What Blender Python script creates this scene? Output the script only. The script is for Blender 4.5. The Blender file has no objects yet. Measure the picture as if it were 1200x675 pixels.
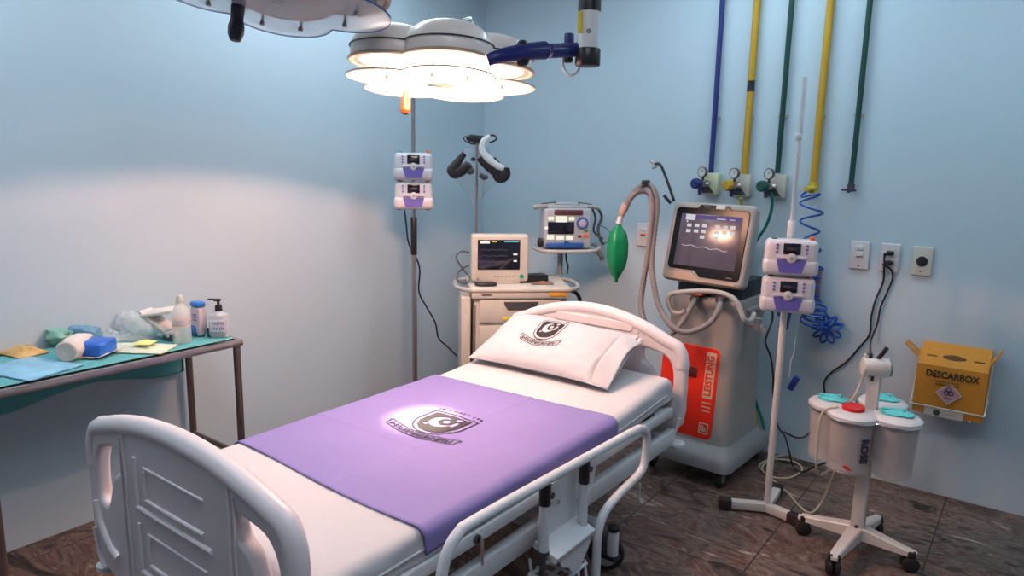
import bpy, bmesh, math, random
from mathutils import Matrix, Vector, noise
from math import pi, sin, cos, radians as R
random.seed(7)
SC = bpy.context.scene
COL = SC.collection

# ---------------------------------------------------------------- camera model
CF, CYAW, CPITCH, CROLL, CPOS = 835.1, .64035, .18125, .01903, Vector((0, 0, 1.7))
_f = Vector((-sin(CYAW)*cos(CPITCH), cos(CYAW)*cos(CPITCH), -sin(CPITCH)))
_r = Vector((cos(CYAW), sin(CYAW), 0)); _u = _r.cross(_f)
_r2 = _r*cos(CROLL) + _u*sin(CROLL); _u2 = _u*cos(CROLL) - _r*sin(CROLL)
def ray(x, y): return _f*CF + _r2*(x-600) - _u2*(y-337.5)
def az(x, y, z):
    d = ray(x, y); return CPOS + d*((z-CPOS.z)/d.z)
def ax(x, y, X):
    d = ray(x, y); return CPOS + d*((X-CPOS.x)/d.x)
def ay(x, y, Y):
    d = ray(x, y); return CPOS + d*((Y-CPOS.y)/d.y)
cam = bpy.data.cameras.new('camera'); co = bpy.data.objects.new('camera', cam); COL.objects.link(co)
cam.sensor_width = 36; cam.lens = CF/1200*36; cam.clip_start = .02
m = Matrix.Identity(4)
for i in range(3):
    m[i][0] = _r2[i]; m[i][1] = _u2[i]; m[i][2] = -_f[i]; m[i][3] = CPOS[i]
co.matrix_world = m; SC.camera = co
XL, YB, XR, YF, ZC = -3.375, 4.15, 1.7, -2.2, 3.0
WIDE_W, HOT_W, MID_W = 56, 280, 34

# ---------------------------------------------------------------- materials
def mat(name, col, rough=.5, metal=0, var=.06, scale=30, bump=0, bscale=None, alpha=1, emit=None, estr=0,
        coat=0, trans=0, transl=None, spec=.5, sheen=0):
    m = bpy.data.materials.new(name); m.use_nodes = True
    n = m.node_tree.nodes; l = m.node_tree.links
    b = n['Principled BSDF']
    tc = n.new('ShaderNodeTexCoord'); ns = n.new('ShaderNodeTexNoise'); ns.inputs['Scale'].default_value = scale
    ns.inputs['Detail'].default_value = 4
    l.new(tc.outputs['Object'], ns.inputs['Vector'])
    mx = n.new('ShaderNodeMix'); mx.data_type = 'RGBA'
    c = (*col, 1)
    mx.inputs[6].default_value = tuple(v*(1-var) for v in col)+(1,)
    mx.inputs[7].default_value = tuple(min(1, v*(1+var)) for v in col)+(1,)
    l.new(ns.outputs['Fac'], mx.inputs[0]); l.new(mx.outputs[2], b.inputs['Base Color'])
    b.inputs['Roughness'].default_value = rough; b.inputs['Metallic'].default_value = metal
    b.inputs['Specular IOR Level'].default_value = spec
    if coat: b.inputs['Coat Weight'].default_value = coat
    if sheen: b.inputs['Sheen Weight'].default_value = sheen
    if bump:
        bp = n.new('ShaderNodeBump'); bp.inputs['Strength'].default_value = bump; bp.inputs['Distance'].default_value = .01
        n2 = n.new('ShaderNodeTexNoise'); n2.inputs['Scale'].default_value = bscale or scale; n2.inputs['Detail'].default_value = 5
        l.new(tc.outputs['Object'], n2.inputs['Vector']); l.new(n2.outputs['Fac'], bp.inputs['Height']); l.new(bp.outputs[0], b.inputs['Normal'])
    if emit:
        b.inputs['Emission Color'].default_value = (*emit, 1); b.inputs['Emission Strength'].default_value = estr
    if alpha < 1:       # see-through plastic or glass: part of the surface is clear, the rest as above
        b.inputs['Alpha'].default_value = alpha
    return m
WHITE = mat('white_paint', (.62, .64, .67), .35)
BEDPL = mat('bed_plastic', (.72, .65, .67), .4, var=.02)
IVORY = mat('ivory_plastic', (.55, .52, .45), .45)
STEEL = mat('steel', (.42, .38, .38), .28, .9)
DSTEEL = mat('table_steel', (.24, .19, .18), .35, .85)
CHROME = mat('chrome', (.65, .66, .68), .15, 1)
BLACK = mat('black_plastic', (.012, .012, .016), .4)
RUBBER = mat('rubber', (.015, .013, .013), .7)
GREYP = mat('grey_plastic', (.25, .25, .26), .5)
LGREY = mat('light_grey_plastic', (.40, .39, .38), .5)
DGREY = mat('dark_grey', (.06, .06, .07), .5)
SHEET = mat('white_sheet', (.54, .53, .55), .9, bump=.25, bscale=9, var=.03, spec=.2)
PILLW = mat('pillow_case', (.54, .53, .56), .9, bump=.35, bscale=10, var=.03, spec=.2)
PURP = mat('purple_sheet', (.225, .185, .44), .6, bump=.25, bscale=7, var=.07, scale=5, spec=.35)
PRINT = mat('emblem_print', (.012, .010, .012), .7)
PURPP = mat('purple_plastic', (.13, .12, .45), .4)
PUMPW = mat('pump_white', (.58, .56, .60), .35)
BLUEP = mat('blue_plastic', (.01, .045, .22), .35)
NAVY = mat('navy_paint', (.012, .02, .15), .35)
YELP = mat('yellow_pipe_paint', (.50, .28, .015), .45, var=.15)
BLUPIPE = mat('blue_pipe_paint', (.01, .022, .16), .45, var=.15)
GRNPIPE = mat('green_pipe_paint', (.0, .045, .035), .45, var=.15)
GREENH = mat('green_hose', (.0, .16, .13), .4)
TEAL = mat('teal_cloth', (.10, .36, .38), .85, bump=.3, bscale=12)
ORNG = mat('orange', (.8, .12, .02), .4)
RED = mat('red', (.80, .025, .008), .45)
REDC = mat('red_cap', (.65, .01, .01), .35)
CREAM = mat('cream', (.62, .52, .38), .5)
LAMPSH = mat('lamp_shell', (.88, .80, .74), .4, coat=.25)
CARD = mat('cardboard_orange', (.62, .24, .022), .7, var=.1)
CARDD = mat('cardboard_dark', (.10, .04, .01), .8)
INK = mat('black_ink', (.01, .01, .012), .6)
YSTICK = mat('yellow_sticker', (.75, .6, .02), .5)
GLASSY = mat('clear_plastic', (.75, .85, .9), .12, alpha=.22, spec=.6)
GLASSL = mat('lamp_glass', (.8, .86, .92), .1, alpha=.30, spec=.7)
GLASSE = mat('glass_edge', (.04, .16, .5), .2, alpha=.85)
SCREEN = mat('dark_screen', (.008, .008, .02), .08, spec=.7)
TUBING = mat('clear_tubing', (.62, .55, .42), .3, alpha=.75)
HOSE = mat('corrugated_hose', (.24, .21, .21), .5)
BAGG = mat('green_bag', (.0, .22, .08), .35, bump=.5, bscale=25, var=.2)
SKIRT = None

def wave_mat(name, col, rough, scale, axis='Z', depth=.003):
    m = mat(name, col, rough); n = m.node_tree.nodes; l = m.node_tree.links
    return m
def emat(name, col, s):
    m = bpy.data.materials.new(name); m.use_nodes = True
    n = m.node_tree.nodes; l = m.node_tree.links
    n.remove(n['Principled BSDF']); e = n.new('ShaderNodeEmission')
    e.inputs[0].default_value = (*col, 1); e.inputs[1].default_value = s
    l.new(e.outputs[0], n['Material Output'].inputs[0]); return m

def wall_mat():
    m = mat('blue_wall_paint', (.47, .58, .66), .55, var=.03, scale=2.2, bump=.08, bscale=14, spec=.35)
    return m
WALL = wall_mat()
CEIL = mat('ceiling_paint', (.62, .64, .66), .8)
def floor_mat():
    m = bpy.data.materials.new('slate_tiles'); m.use_nodes = True
    n = m.node_tree.nodes; l = m.node_tree.links; b = n['Principled BSDF']
    tc = n.new('ShaderNodeTexCoord'); 
    br = n.new('ShaderNodeTexBrick'); br.offset = 0; br.inputs['Scale'].default_value = 1
    br.inputs['Brick Width'].default_value = .6; br.inputs['Row Height'].default_value = .6; br.inputs['Mortar Size'].default_value = .004
    br.inputs['Mortar Smooth'].default_value = .3
    br.inputs['Color1'].default_value = (0, 0, 0, 1); br.inputs['Color2'].default_value = (1, 1, 1, 1); br.inputs['Mortar'].default_value = (.5, .5, .5, 1)
    l.new(tc.outputs['Object'], br.inputs['Vector'])
    n1 = n.new('ShaderNodeTexNoise'); n1.inputs['Scale'].default_value = 2.6; n1.inputs['Detail'].default_value = 9; n1.inputs['Roughness'].default_value = .62
    n1.inputs['Distortion'].default_value = 2.2
    mp = n.new('ShaderNodeMapping'); mp.inputs['Scale'].default_value = (1, 2.0, 1); mp.inputs['Rotation'].default_value = (0, 0, .9)
    l.new(tc.outputs['Object'], mp.inputs[0])
    l.new(mp.outputs[0], n1.inputs['Vector'])
    cr = n.new('ShaderNodeValToRGB'); e = cr.color_ramp.elements
    e[0].position = .34; e[0].color = (.018, .013, .013, 1); e[1].position = .68; e[1].color = (.40, .31, .27, 1)
    for p, c in ((.42, (.085, .055, .045, 1)), (.50, (.19, .14, .12, 1)), (.56, (.10, .042, .028, 1)), (.63, (.20, .16, .14, 1))):
        x = e.new(p); x.color = c
    l.new(n1.outputs['Fac'], cr.inputs[0])
    n2 = n.new('ShaderNodeTexNoise'); n2.inputs['Scale'].default_value = 14; n2.inputs['Detail'].default_value = 8; n2.inputs['Distortion'].default_value = 1.5
    l.new(mp.outputs[0], n2.inputs['Vector'])
    mm = n.new('ShaderNodeMix'); mm.data_type = 'RGBA'; mm.blend_type = 'OVERLAY'; mm.inputs[0].default_value = .6
    l.new(cr.outputs[0], mm.inputs[6]); l.new(n2.outputs['Fac'], mm.inputs[7])
    mj = n.new('ShaderNodeMix'); mj.data_type = 'RGBA'; mj.inputs[7].default_value = (.03, .022, .02, 1)
    l.new(br.outputs['Fac'], mj.inputs[0]); l.new(mm.outputs[2], mj.inputs[6]); l.new(mj.outputs[2], b.inputs['Base Color'])
    b.inputs['Roughness'].default_value = .42; b.inputs['Specular IOR Level'].default_value = .4
    bp = n.new('ShaderNodeBump'); bp.inputs['Strength'].default_value = .35; bp.inputs['Distance'].default_value = .01
    l.new(n2.outputs['Fac'], bp.inputs['Height']); l.new(bp.outputs[0], b.inputs['Normal'])
    return m
FLOOR = floor_mat()

def glass_sheet(name, col, clear, diff):
    m = bpy.data.materials.new(name); m.use_nodes = True
    n = m.node_tree.nodes; l = m.node_tree.links; n.remove(n['Principled BSDF'])
    a = n.new('ShaderNodeBsdfTransparent'); b = n.new('ShaderNodeBsdfTranslucent'); b.inputs[0].default_value = (*col, 1)
    g = n.new('ShaderNodeBsdfGlossy'); g.inputs['Roughness'].default_value = .12
    df = n.new('ShaderNodeBsdfDiffuse'); df.inputs[0].default_value = (*col, 1)
    m1 = n.new('ShaderNodeMixShader'); m1.inputs[0].default_value = .5; l.new(b.outputs[0], m1.inputs[1]); l.new(df.outputs[0], m1.inputs[2])
    m2 = n.new('ShaderNodeMixShader'); m2.inputs[0].default_value = diff/(clear+diff); l.new(a.outputs[0], m2.inputs[1]); l.new(m1.outputs[0], m2.inputs[2])
    m3 = n.new('ShaderNodeMixShader'); m3.inputs[0].default_value = 1-clear-diff; l.new(m2.outputs[0], m3.inputs[1]); l.new(g.outputs[0], m3.inputs[2])
    l.new(m3.outputs[0], n['Material Output'].inputs[0]); return m
GLASSL = glass_sheet('lamp_glass', (.75, .80, .86), .58, .34)
# ---------------------------------------------------------------- mesh builder
MATS = {}
def catmull(P, n):
    P = [Vector(p) for p in P]
    if len(P) < 3: return P
    Q = [P[0]*2-P[1]] + P + [P[-1]*2-P[-2]]; out = []
    for i in range(1, len(Q)-2):
        a, b, c, d = Q[i-1:i+3]
        for k in range(n):
            t = k/n
            out.append(.5*((2*b)+(c-a)*t+(2*a-5*b+4*c-d)*t*t+(3*b-3*c+d-a)*t**3))
    out.append(P[-1]); return out

class MB:
    def __init__(s, M=None): s.bm = bmesh.new(); s.mi = 0; s.M = M or Matrix.Identity(4)
    def _merge(s, b, M=None):
        M = s.M @ (M or Matrix.Identity(4)); mp = {}
        for v in b.verts: mp[v] = s.bm.verts.new(M @ v.co)
        for f in b.faces:
            try: nf = s.bm.faces.new([mp[v] for v in f.verts]); nf.material_index = s.mi; nf.smooth = True
            except ValueError: pass
        b.free(); return s
    def box(s, c, d, bev=0, seg=2, rot=None, taper=None):
        b = bmesh.new(); bmesh.ops.create_cube(b, size=1)
        for v in b.verts:
            k = 1
            if taper and v.co.z > 0: v.co.x *= taper[0]; v.co.y *= taper[1]
            v.co = Vector((v.co.x*d[0], v.co.y*d[1], v.co.z*d[2]))
        if bev: bmesh.ops.bevel(b, geom=b.edges[:], offset=min(bev, min(d)*.49), segments=seg, affect='EDGES', profile=.5)
        M = Matrix.Translation(c)
        if rot: M = M @ Matrix.Rotation(rot[0], 4, 'X') @ Matrix.Rotation(rot[1], 4, 'Y') @ Matrix.Rotation(rot[2], 4, 'Z') if len(rot) == 3 else M
        return s._merge(b, M)
    def cyl(s, p0, p1, r0, r1=None, seg=20, bev=0):
        p0, p1 = Vector(p0), Vector(p1); r1 = r0 if r1 is None else r1; L = (p1-p0).length
        prof = [(0, 0), (r0, 0), (r1, L), (0, L)]
        if bev: prof = [(0, 0), (r0-bev, 0), (r0-bev*.3, bev*.3), (r0, bev), (r1, L-bev), (r1-bev*.3, L-bev*.3), (r1-bev, L), (0, L)]
        q = (p1-p0).to_track_quat('Z', 'Y').to_matrix().to_4x4()
        return s.lathe(prof, seg, Matrix.Translation(p0) @ q)
    def lathe(s, prof, seg=24, M=None, wob=None):
        b = bmesh.new(); rings = []
        for r, z in prof:
            if r < 1e-6: rings.append([b.verts.new((0, 0, z))])
            else: rings.append([b.verts.new((r*cos(2*pi*k/seg)*(wob(k/seg, z) if wob else 1), r*sin(2*pi*k/seg)*(wob(k/seg, z) if wob else 1), z)) for k in range(seg)])
        for A, B in zip(rings, rings[1:]):
            if len(A) == 1 and len(B) == 1: continue
            for k in range(seg):
                j = (k+1) % seg
                if len(A) == 1: b.faces.new([A[0], B[j], B[k]][::-1])
                elif len(B) == 1: b.faces.new([A[k], A[j], B[0]])
                else: b.faces.new([A[k], A[j], B[j], B[k]])
        return s._merge(b, M)
    def tube(s, P, r, seg=10, n=8, smooth=True, cap=True, ribs=0, rfun=None):
        pts = catmull(P, n) if smooth else [Vector(p) for p in P]
        b = bmesh.new(); rings = []; t = (pts[1]-pts[0]).normalized()
        u = t.orthogonal().normalized()
        for i, p in enumerate(pts):
            t2 = ((pts[min(i+1, len(pts)-1)]-pts[max(i-1, 0)])).normalized()
            q = t.rotation_difference(t2); u = q @ u; t = t2; v = t.cross(u)
            rr = r*(1+ribs*(1 if i % 2 else -1)) if ribs else r
            if rfun: rr = rfun(i/(len(pts)-1))
            rings.append([b.verts.new(p+u*rr*cos(2*pi*k/seg)+v*rr*sin(2*pi*k/seg)) for k in range(seg)])
        for A, B in zip(rings, rings[1:]):
            for k in range(seg): b.faces.new([A[k], A[(k+1) % seg], B[(k+1) % seg], B[k]])
        if cap: b.faces.new(rings[0][::-1]); b.faces.new(rings[-1])
        return s._merge(b)
    def ball(s, c, d, seg=20, p=2.0, jit=0, rot=None):
        """superellipsoid; p>2 boxier"""
        b = bmesh.new(); bmesh.ops.create_uvsphere(b, u_segments=seg, v_segments=seg//2+2, radius=1)
        for v in b.verts:
            w = v.co; k = (abs(w.x)**p+abs(w.y)**p+abs(w.z)**p)**(-1/p)
            w *= k
            if jit: w *= 1+jit*noise.noise(w*2.5+Vector(c)*13)+jit*.6*noise.noise(w*7+Vector(c)*7)
            v.co = Vector((w.x*d[0]/2, w.y*d[1]/2, w.z*d[2]/2))
        M = Matrix.Translation(c)
        if rot is not None: M = M @ Matrix.Rotation(rot, 4, 'Z')
        return s._merge(b, M)
    def prism(s, poly, d0, d1, M=None):
        """poly in xy, extruded from z=d0 to z=d1"""
        b = bmesh.new(); A = [b.verts.new((x, y, d0)) for x, y in poly]; B = [b.verts.new((x, y, d1)) for x, y in poly]
        b.faces.new(A[::-1]); b.faces.new(B); n = len(poly)
        for k in range(n): b.faces.new([A[k], A[(k+1) % n], B[(k+1) % n], B[k]])
        return s._merge(b, M)
    def grid(s, f, nu, nv, closeu=False):
        b = bmesh.new(); V = [[b.verts.new(f(i/nu, j/nv)) for j in range(nv+1)] for i in range(nu+(0 if closeu else 1))]
        N = len(V)
        for i in range(nu):
            for j in range(nv): b.faces.new([V[i][j], V[(i+1) % N][j], V[(i+1) % N][j+1], V[i][j+1]])
        return s._merge(b)
    def mesh(s, me, M=None):
        b = bmesh.new(); b.from_mesh(me); return s._merge(b, M)
    def plate(s, outer, holes=(), t=.02, bev=.004, M=None, bres=2):
        """flat plate in xy with holes and rounded edges, centred on z=0"""
        cu = bpy.data.curves.new('c', 'CURVE'); cu.dimensions = '2D'; cu.fill_mode = 'BOTH'
        cu.extrude = max(t/2-bev, 0); cu.bevel_depth = bev; cu.bevel_resolution = bres; cu.offset = -bev
        for L in [outer]+list(holes):
            sp = cu.splines.new('POLY'); sp.points.add(len(L)-1); sp.use_cyclic_u = True
            for q, (x, y) in zip(sp.points, L): q.co = (x, y, 0, 1)
        o = bpy.data.objects.new('c', cu); me = bpy.data.meshes.new_from_object(o)
        s.mesh(me, M); bpy.data.objects.remove(o); return s
    def text(s, body, size, M, ext=.0006, bold=0, sx=1, align='CENTER'):
        cu = bpy.data.curves.new('c', 'FONT'); cu.body = body; cu.size = size; cu.extrude = ext; cu.offset = bold
        cu.align_x = align; cu.align_y = 'CENTER'
        o = bpy.data.objects.new('c', cu); me = bpy.data.meshes.new_from_object(o)
        s.mesh(me, M @ Matrix.Diagonal((sx, 1, 1, 1))); bpy.data.objects.remove(o); return s
    def build(s, name, mats, parent=None, world=True, sharp=40, base=None, mods=None):
        me = bpy.data.meshes.new(name)
        bmesh.ops.recalc_face_normals(s.bm, faces=s.bm.faces[:])
        if parent is not None:
            if world: s.bm.transform(MATS[parent.name].inverted())
            o = bpy.data.objects.new(name, me); o.parent = parent; MATS[o.name] = MATS[parent.name]
        else:
            if base is None:
                vs = [v.co for v in s.bm.verts]
                base = Vector(((min(v.x for v in vs)+max(v.x for v in vs))/2, (min(v.y for v in vs)+max(v.y for v in vs))/2, min(v.z for v in vs)))
            base = Vector(base); o = bpy.data.objects.new(name, me); o.location = base
            s.bm.transform(Matrix.Translation(-base)); MATS[o.name] = Matrix.Translation(base)
        s.bm.to_mesh(me); s.bm.free()
        for mm in (mats if isinstance(mats, (list, tuple)) else [mats]): me.materials.append(mm)
        try: me.set_sharp_from_angle(angle=R(sharp))
        except Exception: pass
        COL.objects.link(o)
        return o
def tag(o, label=None, cat=None, group=None, kind=None):
    if label: o['label'] = label
    if cat: o['category'] = cat
    if group: o['group'] = group
    if kind: o['kind'] = kind
    return o
def thing(name, label, cat, loc=(0, 0, 0), rz=0, group=None):
    o = bpy.data.objects.new(name, None); COL.objects.link(o); o.location = loc; o.rotation_euler = (0, 0, rz)
    o.empty_display_size = .1
    MATS[o.name] = Matrix.Translation(loc) @ Matrix.Rotation(rz, 4, 'Z')
    return tag(o, label, cat, group)
def copy_tree(o, parent=None, loc=None, rz=None, label=None):
    c = o.copy(); COL.objects.link(c)
    if parent is not None: c.parent = parent
    if loc is not None: c.location = loc
    if rz is not None: c.rotation_euler = (0, 0, rz)
    if label: c['label'] = label
    if parent is None: MATS[c.name] = Matrix.Translation(c.location) @ Matrix.Rotation(c.rotation_euler.z, 4, 'Z')
    else: MATS[c.name] = MATS[parent.name]
    for ch in [x for x in bpy.data.objects if x.parent == o]: copy_tree(ch, c)
    return c
def T(*a): return Matrix.Translation(Vector(a))
def RX(a): return Matrix.Rotation(a, 4, 'X')
def RY(a): return Matrix.Rotation(a, 4, 'Y')
def RZ(a): return Matrix.Rotation(a, 4, 'Z')
def rrect(x0, y0, x1, y1, r, n=5):
    P = []
    for cx, cy, a in ((x1-r, y1-r, 0), (x0+r, y1-r, 90), (x0+r, y0+r, 180), (x1-r, y0+r, 270)):
        for k in range(n+1): t = R(a+90*k/n); P.append((cx+r*cos(t), cy+r*sin(t)))
    return P
def smooth2(P, n=6):
    """closed catmull loop in 2d"""
    m = len(P); out = []
    for i in range(m):
        a, b, c, d = [Vector(P[(i+k) % m]) for k in (-1, 0, 1, 2)]
        for k in range(n):
            t = k/n; q = .5*((2*b)+(c-a)*t+(2*a-5*b+4*c-d)*t*t+(3*b-3*c+d-a)*t**3); out.append((q.x, q.y))
    return out

# ---------------------------------------------------------------- room shell
def struct(name, c, d, m):
    o = MB().box(c, d).build(name, m); o['kind'] = 'structure'; return o
W_ = XR-XL; D_ = YB-YF
struct('floor', ((XL+XR)/2, (YB+YF)/2, -.05), (W_, D_, .1), FLOOR)
struct('ceiling', ((XL+XR)/2, (YB+YF)/2, ZC+.05), (W_, D_, .1), CEIL)
struct('wall_left', (XL-.05, (YB+YF)/2, ZC/2), (.1, D_, ZC), WALL)
struct('wall_back', ((XL+XR)/2, YB+.05, ZC/2), (W_+.2, .1, ZC), WALL)
struct('wall_right', (XR+.05, (YB+YF)/2, ZC/2), (.1, D_, ZC), WALL)
struct('wall_front', ((XL+XR)/2, YF-.05, ZC/2), (W_+.2, .1, ZC), WALL)
# ---------------------------------------------------------------- emblem printed on the linen
def emblem_inside(u, v):
    """u,v in -1..1 ; a shield crest over a ribbon"""
    def shield(u, v, k):
        w = .50*k; c = .16
        if v > c: return abs(u) < w and v < c+.40*k+.06*(1-abs(u)/w)
        return (u/w)**2+((v-c)/(.52*k))**2 < 1
    if shield(u, v, 1.22) and not shield(u, v, 1.15): return True
    if shield(u, v, 1):
        x, y = u, v-.22
        if (x+.05)**2+(y+.02)**2 < .27**2 and not (x-.03)**2+(y-.03)**2 < .17**2: 
            if not (x > .02 and y > .1): return False
        if (x-.04)**2+(y-.05)**2 < .085**2: return False
        if (x-.21)**2+(y-.27)**2 < .075**2: return False
        if (x+.26)**2+(y+.28)**2 < .05**2: return False
        if abs(x-.27) < .05 and -.1 < y < .15: return False
        return True
    # top scroll marks
    t = v-(.86-.25*u*u)
    if abs(t) < .045 and abs(u) < .62: return (math.sin(u*47)+math.sin(u*83+1)) > .2 and abs(t) < .03+.02*sin(u*60)
    # ribbon
    c = -.62+.22*u*u
    t = v-c
    if abs(u) < .92 and abs(abs(t)-.115) < .012: return True
    if abs(abs(u)-.93) < .012 and abs(t) < .12: return True
    if abs(u) < .86 and abs(t) < .075:
        k = math.floor((u+.86)/.098); q = ((u+.86)/.098-k)
        if q > .72: return False
        a, b = [(0, 1), (1, 0), (1, 1), (0, 0)][(k*7) % 4]
        if q < .2: return True
        if a and abs(t-.055) < .02: return True
        if b and abs(t+.055) < .02: return True
        if abs(t) < .015: return True
        return q > .52 and (k % 3) != 1
    if .93 < abs(u) < 1 and abs(t-.05) < .05: return (int(u*100) % 3) == 0
    if abs(u) < .12 and -.50 < v < -.42: return (int((u+1)*40) % 2) == 0
    return False
def emblem(fn, N=150):
    """fn(u,v)->point; cells of the crest as a thin printed layer"""
    b = MB(); V = {}
    def vert(i, j):
        if (i, j) not in V: V[(i, j)] = b.bm.verts.new(fn(2*i/N-1, 2*j/N-1))
        return V[(i, j)]
    for i in range(N):
        for j in range(N):
            if emblem_inside(2*(i+.5)/N-1, 2*(j+.5)/N-1):
                b.bm.faces.new([vert(i, j), vert(i+1, j), vert(i+1, j+1), vert(i, j+1)])
    return b

# ---------------------------------------------------------------- hospital bed
BX = -1.76
bed = thing('hospital_bed', 'white adjustable hospital bed with plastic end boards in the middle of the room', 'hospital bed', (BX, 1.96, 0))
def board_outline(k=1.0, zc=.90, zm=.972, hw=.52, zb=.38):
    P = [(-.40, zb), (-.46, zb+.02), (-.51, zb+.08), (-hw, .55), (-hw, .76), (-hw+.004, zc-.08), (-hw+.03, zc-.025), (-hw+.085, zc+.008)]
    for i in range(1, 16):
        x = (-hw+.085)+(2*(hw-.085))*i/16
        P.append((x, zc+.008+(zm-zc-.008)*(1-(x/(hw-.085))**2)))
    P += [(-x, z) for x, z in P[:8]][::-1]
    return P
def make_board(name, Y, side, zc, zm, zb):
    out = board_outline(zc=zc, zm=zm, zb=zb)
    M = T(BX, Y, 0) @ RX(pi/2)
    hz = zc-.06
    def hole(sg):
        H = [(.30, hz), (.335, hz-.0), (.40, hz-.012), (.438, hz-.045), (.455, hz-.10), (.455, hz-.17), (.43, hz-.195), (.40, hz-.19), (.375, hz-.14), (.345, hz-.085), (.305, hz-.06), (.292, hz-.03)]
        H = smooth2([(sg*x, z) for x, z in H], 3)
        return H
    b = MB(M); b.plate(out, [hole(1), hole(-1)], t=.045, bev=.016, bres=3)
    # rounded top rail
    top = [p for p in out if p[1] > .60]
    b.tube([(x*.952, z-.022 if abs(x) < .45 else z-.008, 0) for x, z in top], .031, seg=14, n=2)
    # raised mouldings on the outward face
    zf = .023*side
    for sx, w in ((0, .20),):
        for (cz, hh) in ((hz-.06, .075), (hz-.26, .075)):
            b.tube([(-w, cz+hh, zf), (-w, cz-hh+.02, zf), (-w+.03, cz-hh, zf), (w-.02, cz-hh, zf)], .0075, seg=8, n=4)
            b.tube([(-w+.045, cz+hh-.02, zf), (w-.05, cz+hh-.02, zf)], .004, seg=8, smooth=False)
            b.tube([(-w+.05, cz+hh-.03, zf), (-w+.05, cz-hh+.05, zf), (-w+.075, cz-hh+.035, zf), (w-.055, cz-hh+.035, zf)], .006, seg=8, n=4)
    for sg in (-1, 1):
        b.tube([(sg*.265, hz+.08, zf), (sg*.262, hz-.3, zf), (sg*.262, zb+.03, zf)], .006, seg=8)
        b.tube([(sg*.285, hz+.05, zf), (sg*.285, hz-.3, zf), (sg*.285, zb+.03, zf)], .004, seg=8)
        b.tube([(sg*.47, hz-.20, zf), (sg*.45, hz-.27, zf), (sg*.40, hz-.33, zf), (sg*.35, hz-.35, zf)], .013, seg=10, n=6)
        b.tube([(sg*.50, hz-.30, zf), (sg*.48, hz-.38, zf), (sg*.45, hz-.42, zf)], .009, seg=10, n=6)
    return b.build(name, BEDPL, bed)
FY, HY = .90, 3.04
fb = make_board('footboard', FY, 1, .90, .972, .40)
hb = make_board('headboard', HY, 1, .875, .985, .40)
# grip relief along the top of the headboard, on the mattress side
MB(T(BX, HY-.022, 0) @ RX(pi/2)).plate(rrect(-.20, .885, .24, .93, .02), t=.012, bev=.005).build('grip_panel', BEDPL, hb)
for nm, X, Y, Z in (('footboard', -.49, FY, .40), ('footboard', .49, FY, .40), ('headboard', -.49, HY, .36), ('headboard', .50, HY-.02, .385)):
    MB().lathe([(0, -.016), (.024, -.016), (.034, -.008), (.034, .008), (.024, .016), (0, .016)], 20, T(BX+X, Y-.0, Z)).build('bumper', WHITE, bed)
# frame
XR1, XL1 = BX+.49, BX-.49
b = MB()
for X in (XR1-.02, XL1+.02):
    b.box((X, 1.97, .4225), (.04, 2.10, .075), .008)
for Y in (1.0, 1.95, 2.94): b.box((BX, Y, .42), (.94, .05, .05), .006)
b.build('main_frame', WHITE, bed)
b = MB()
for X in (XR1-.015, XL1+.015): b.box((X, 1.97, .555), (.03, 2.0, .044), .005)
for k in range(9): b.box((BX, 1.05+k*.23, .572), (.94, .10, .012), .003)
b.build('mattress_platform', WHITE, bed)
b = MB()
b.box((BX, 1.97, .20), (.10, 1.3, .05), .008); 
for Y in (1.35, 2.43): b.box((BX, Y, .19), (.86, .06, .05), .008)
b.build('base_frame', WHITE, bed)
for Y in (1.45, 2.45):
    MB().box((BX, Y, .30), (.10, .08, .20), .01).build('lift_column', GREYP, bed)
    for q in (-.22, .22): MB().cyl((BX+q, Y+.1, .21), (BX+q, Y-.15, .42), .02).build('lift_arm', GREYP, bed)
MB().tube([(BX+.1, 1.6, .38), (BX+.12, 1.75, .30), (BX+.1, 2.0, .27), (BX+.14, 2.3, .36)], .008).build('actuator_cable', BLACK, bed)
for sx in (-1, 1):
    for Y in (1.35, 2.43):
        X = BX+sx*.43
        Mw = T(X, Y, 0) @ RZ(R(-62 if sx > 0 else 20)); wm = Mw @ T(0, -.0, .078) @ RY(pi/2)
        w = MB(wm).lathe([(.0, -.016), (.03, -.016), (.055, -.012), (.055, .012), (.03, .016), (0, .016)], 28, T(0, .03, 0)).build('caster_wheel', LGREY, bed)
        MB(wm).lathe([(.052, -.015), (.066, -.016), (.075, -.009), (.077, 0), (.075, .009), (.066, .016), (.052, .015)], 28, T(0, .03, 0)).build('tyre', RUBBER, w)
        MB(Mw).box((0, .01, .163), (.054, .07, .012), .003).box((-.024, .02, .12), (.006, .05, .085), .002).box((.024, .02, .12), (.006, .05, .085), .002).cyl((0, 0, .165), (0, 0, .19), .014).build('caster_fork', DGREY, w)
# socket for a drip pole at the lower frame
MB().cyl((-1.235, 2.37, .13), (-1.235, 2.37, .235), .023, seg=20, bev=.004).build('pole_socket', WHITE, bed)
MB().cyl((-1.235, 2.37, .236), (-1.235, 2.37, .256), .024, seg=20, bev=.004).build('socket_cap', BLACK, bed)
MB().box((-1.26, 2.37, .12), (.10, .05, .015), .003).build('socket_bracket', BLACK, bed)
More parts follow.
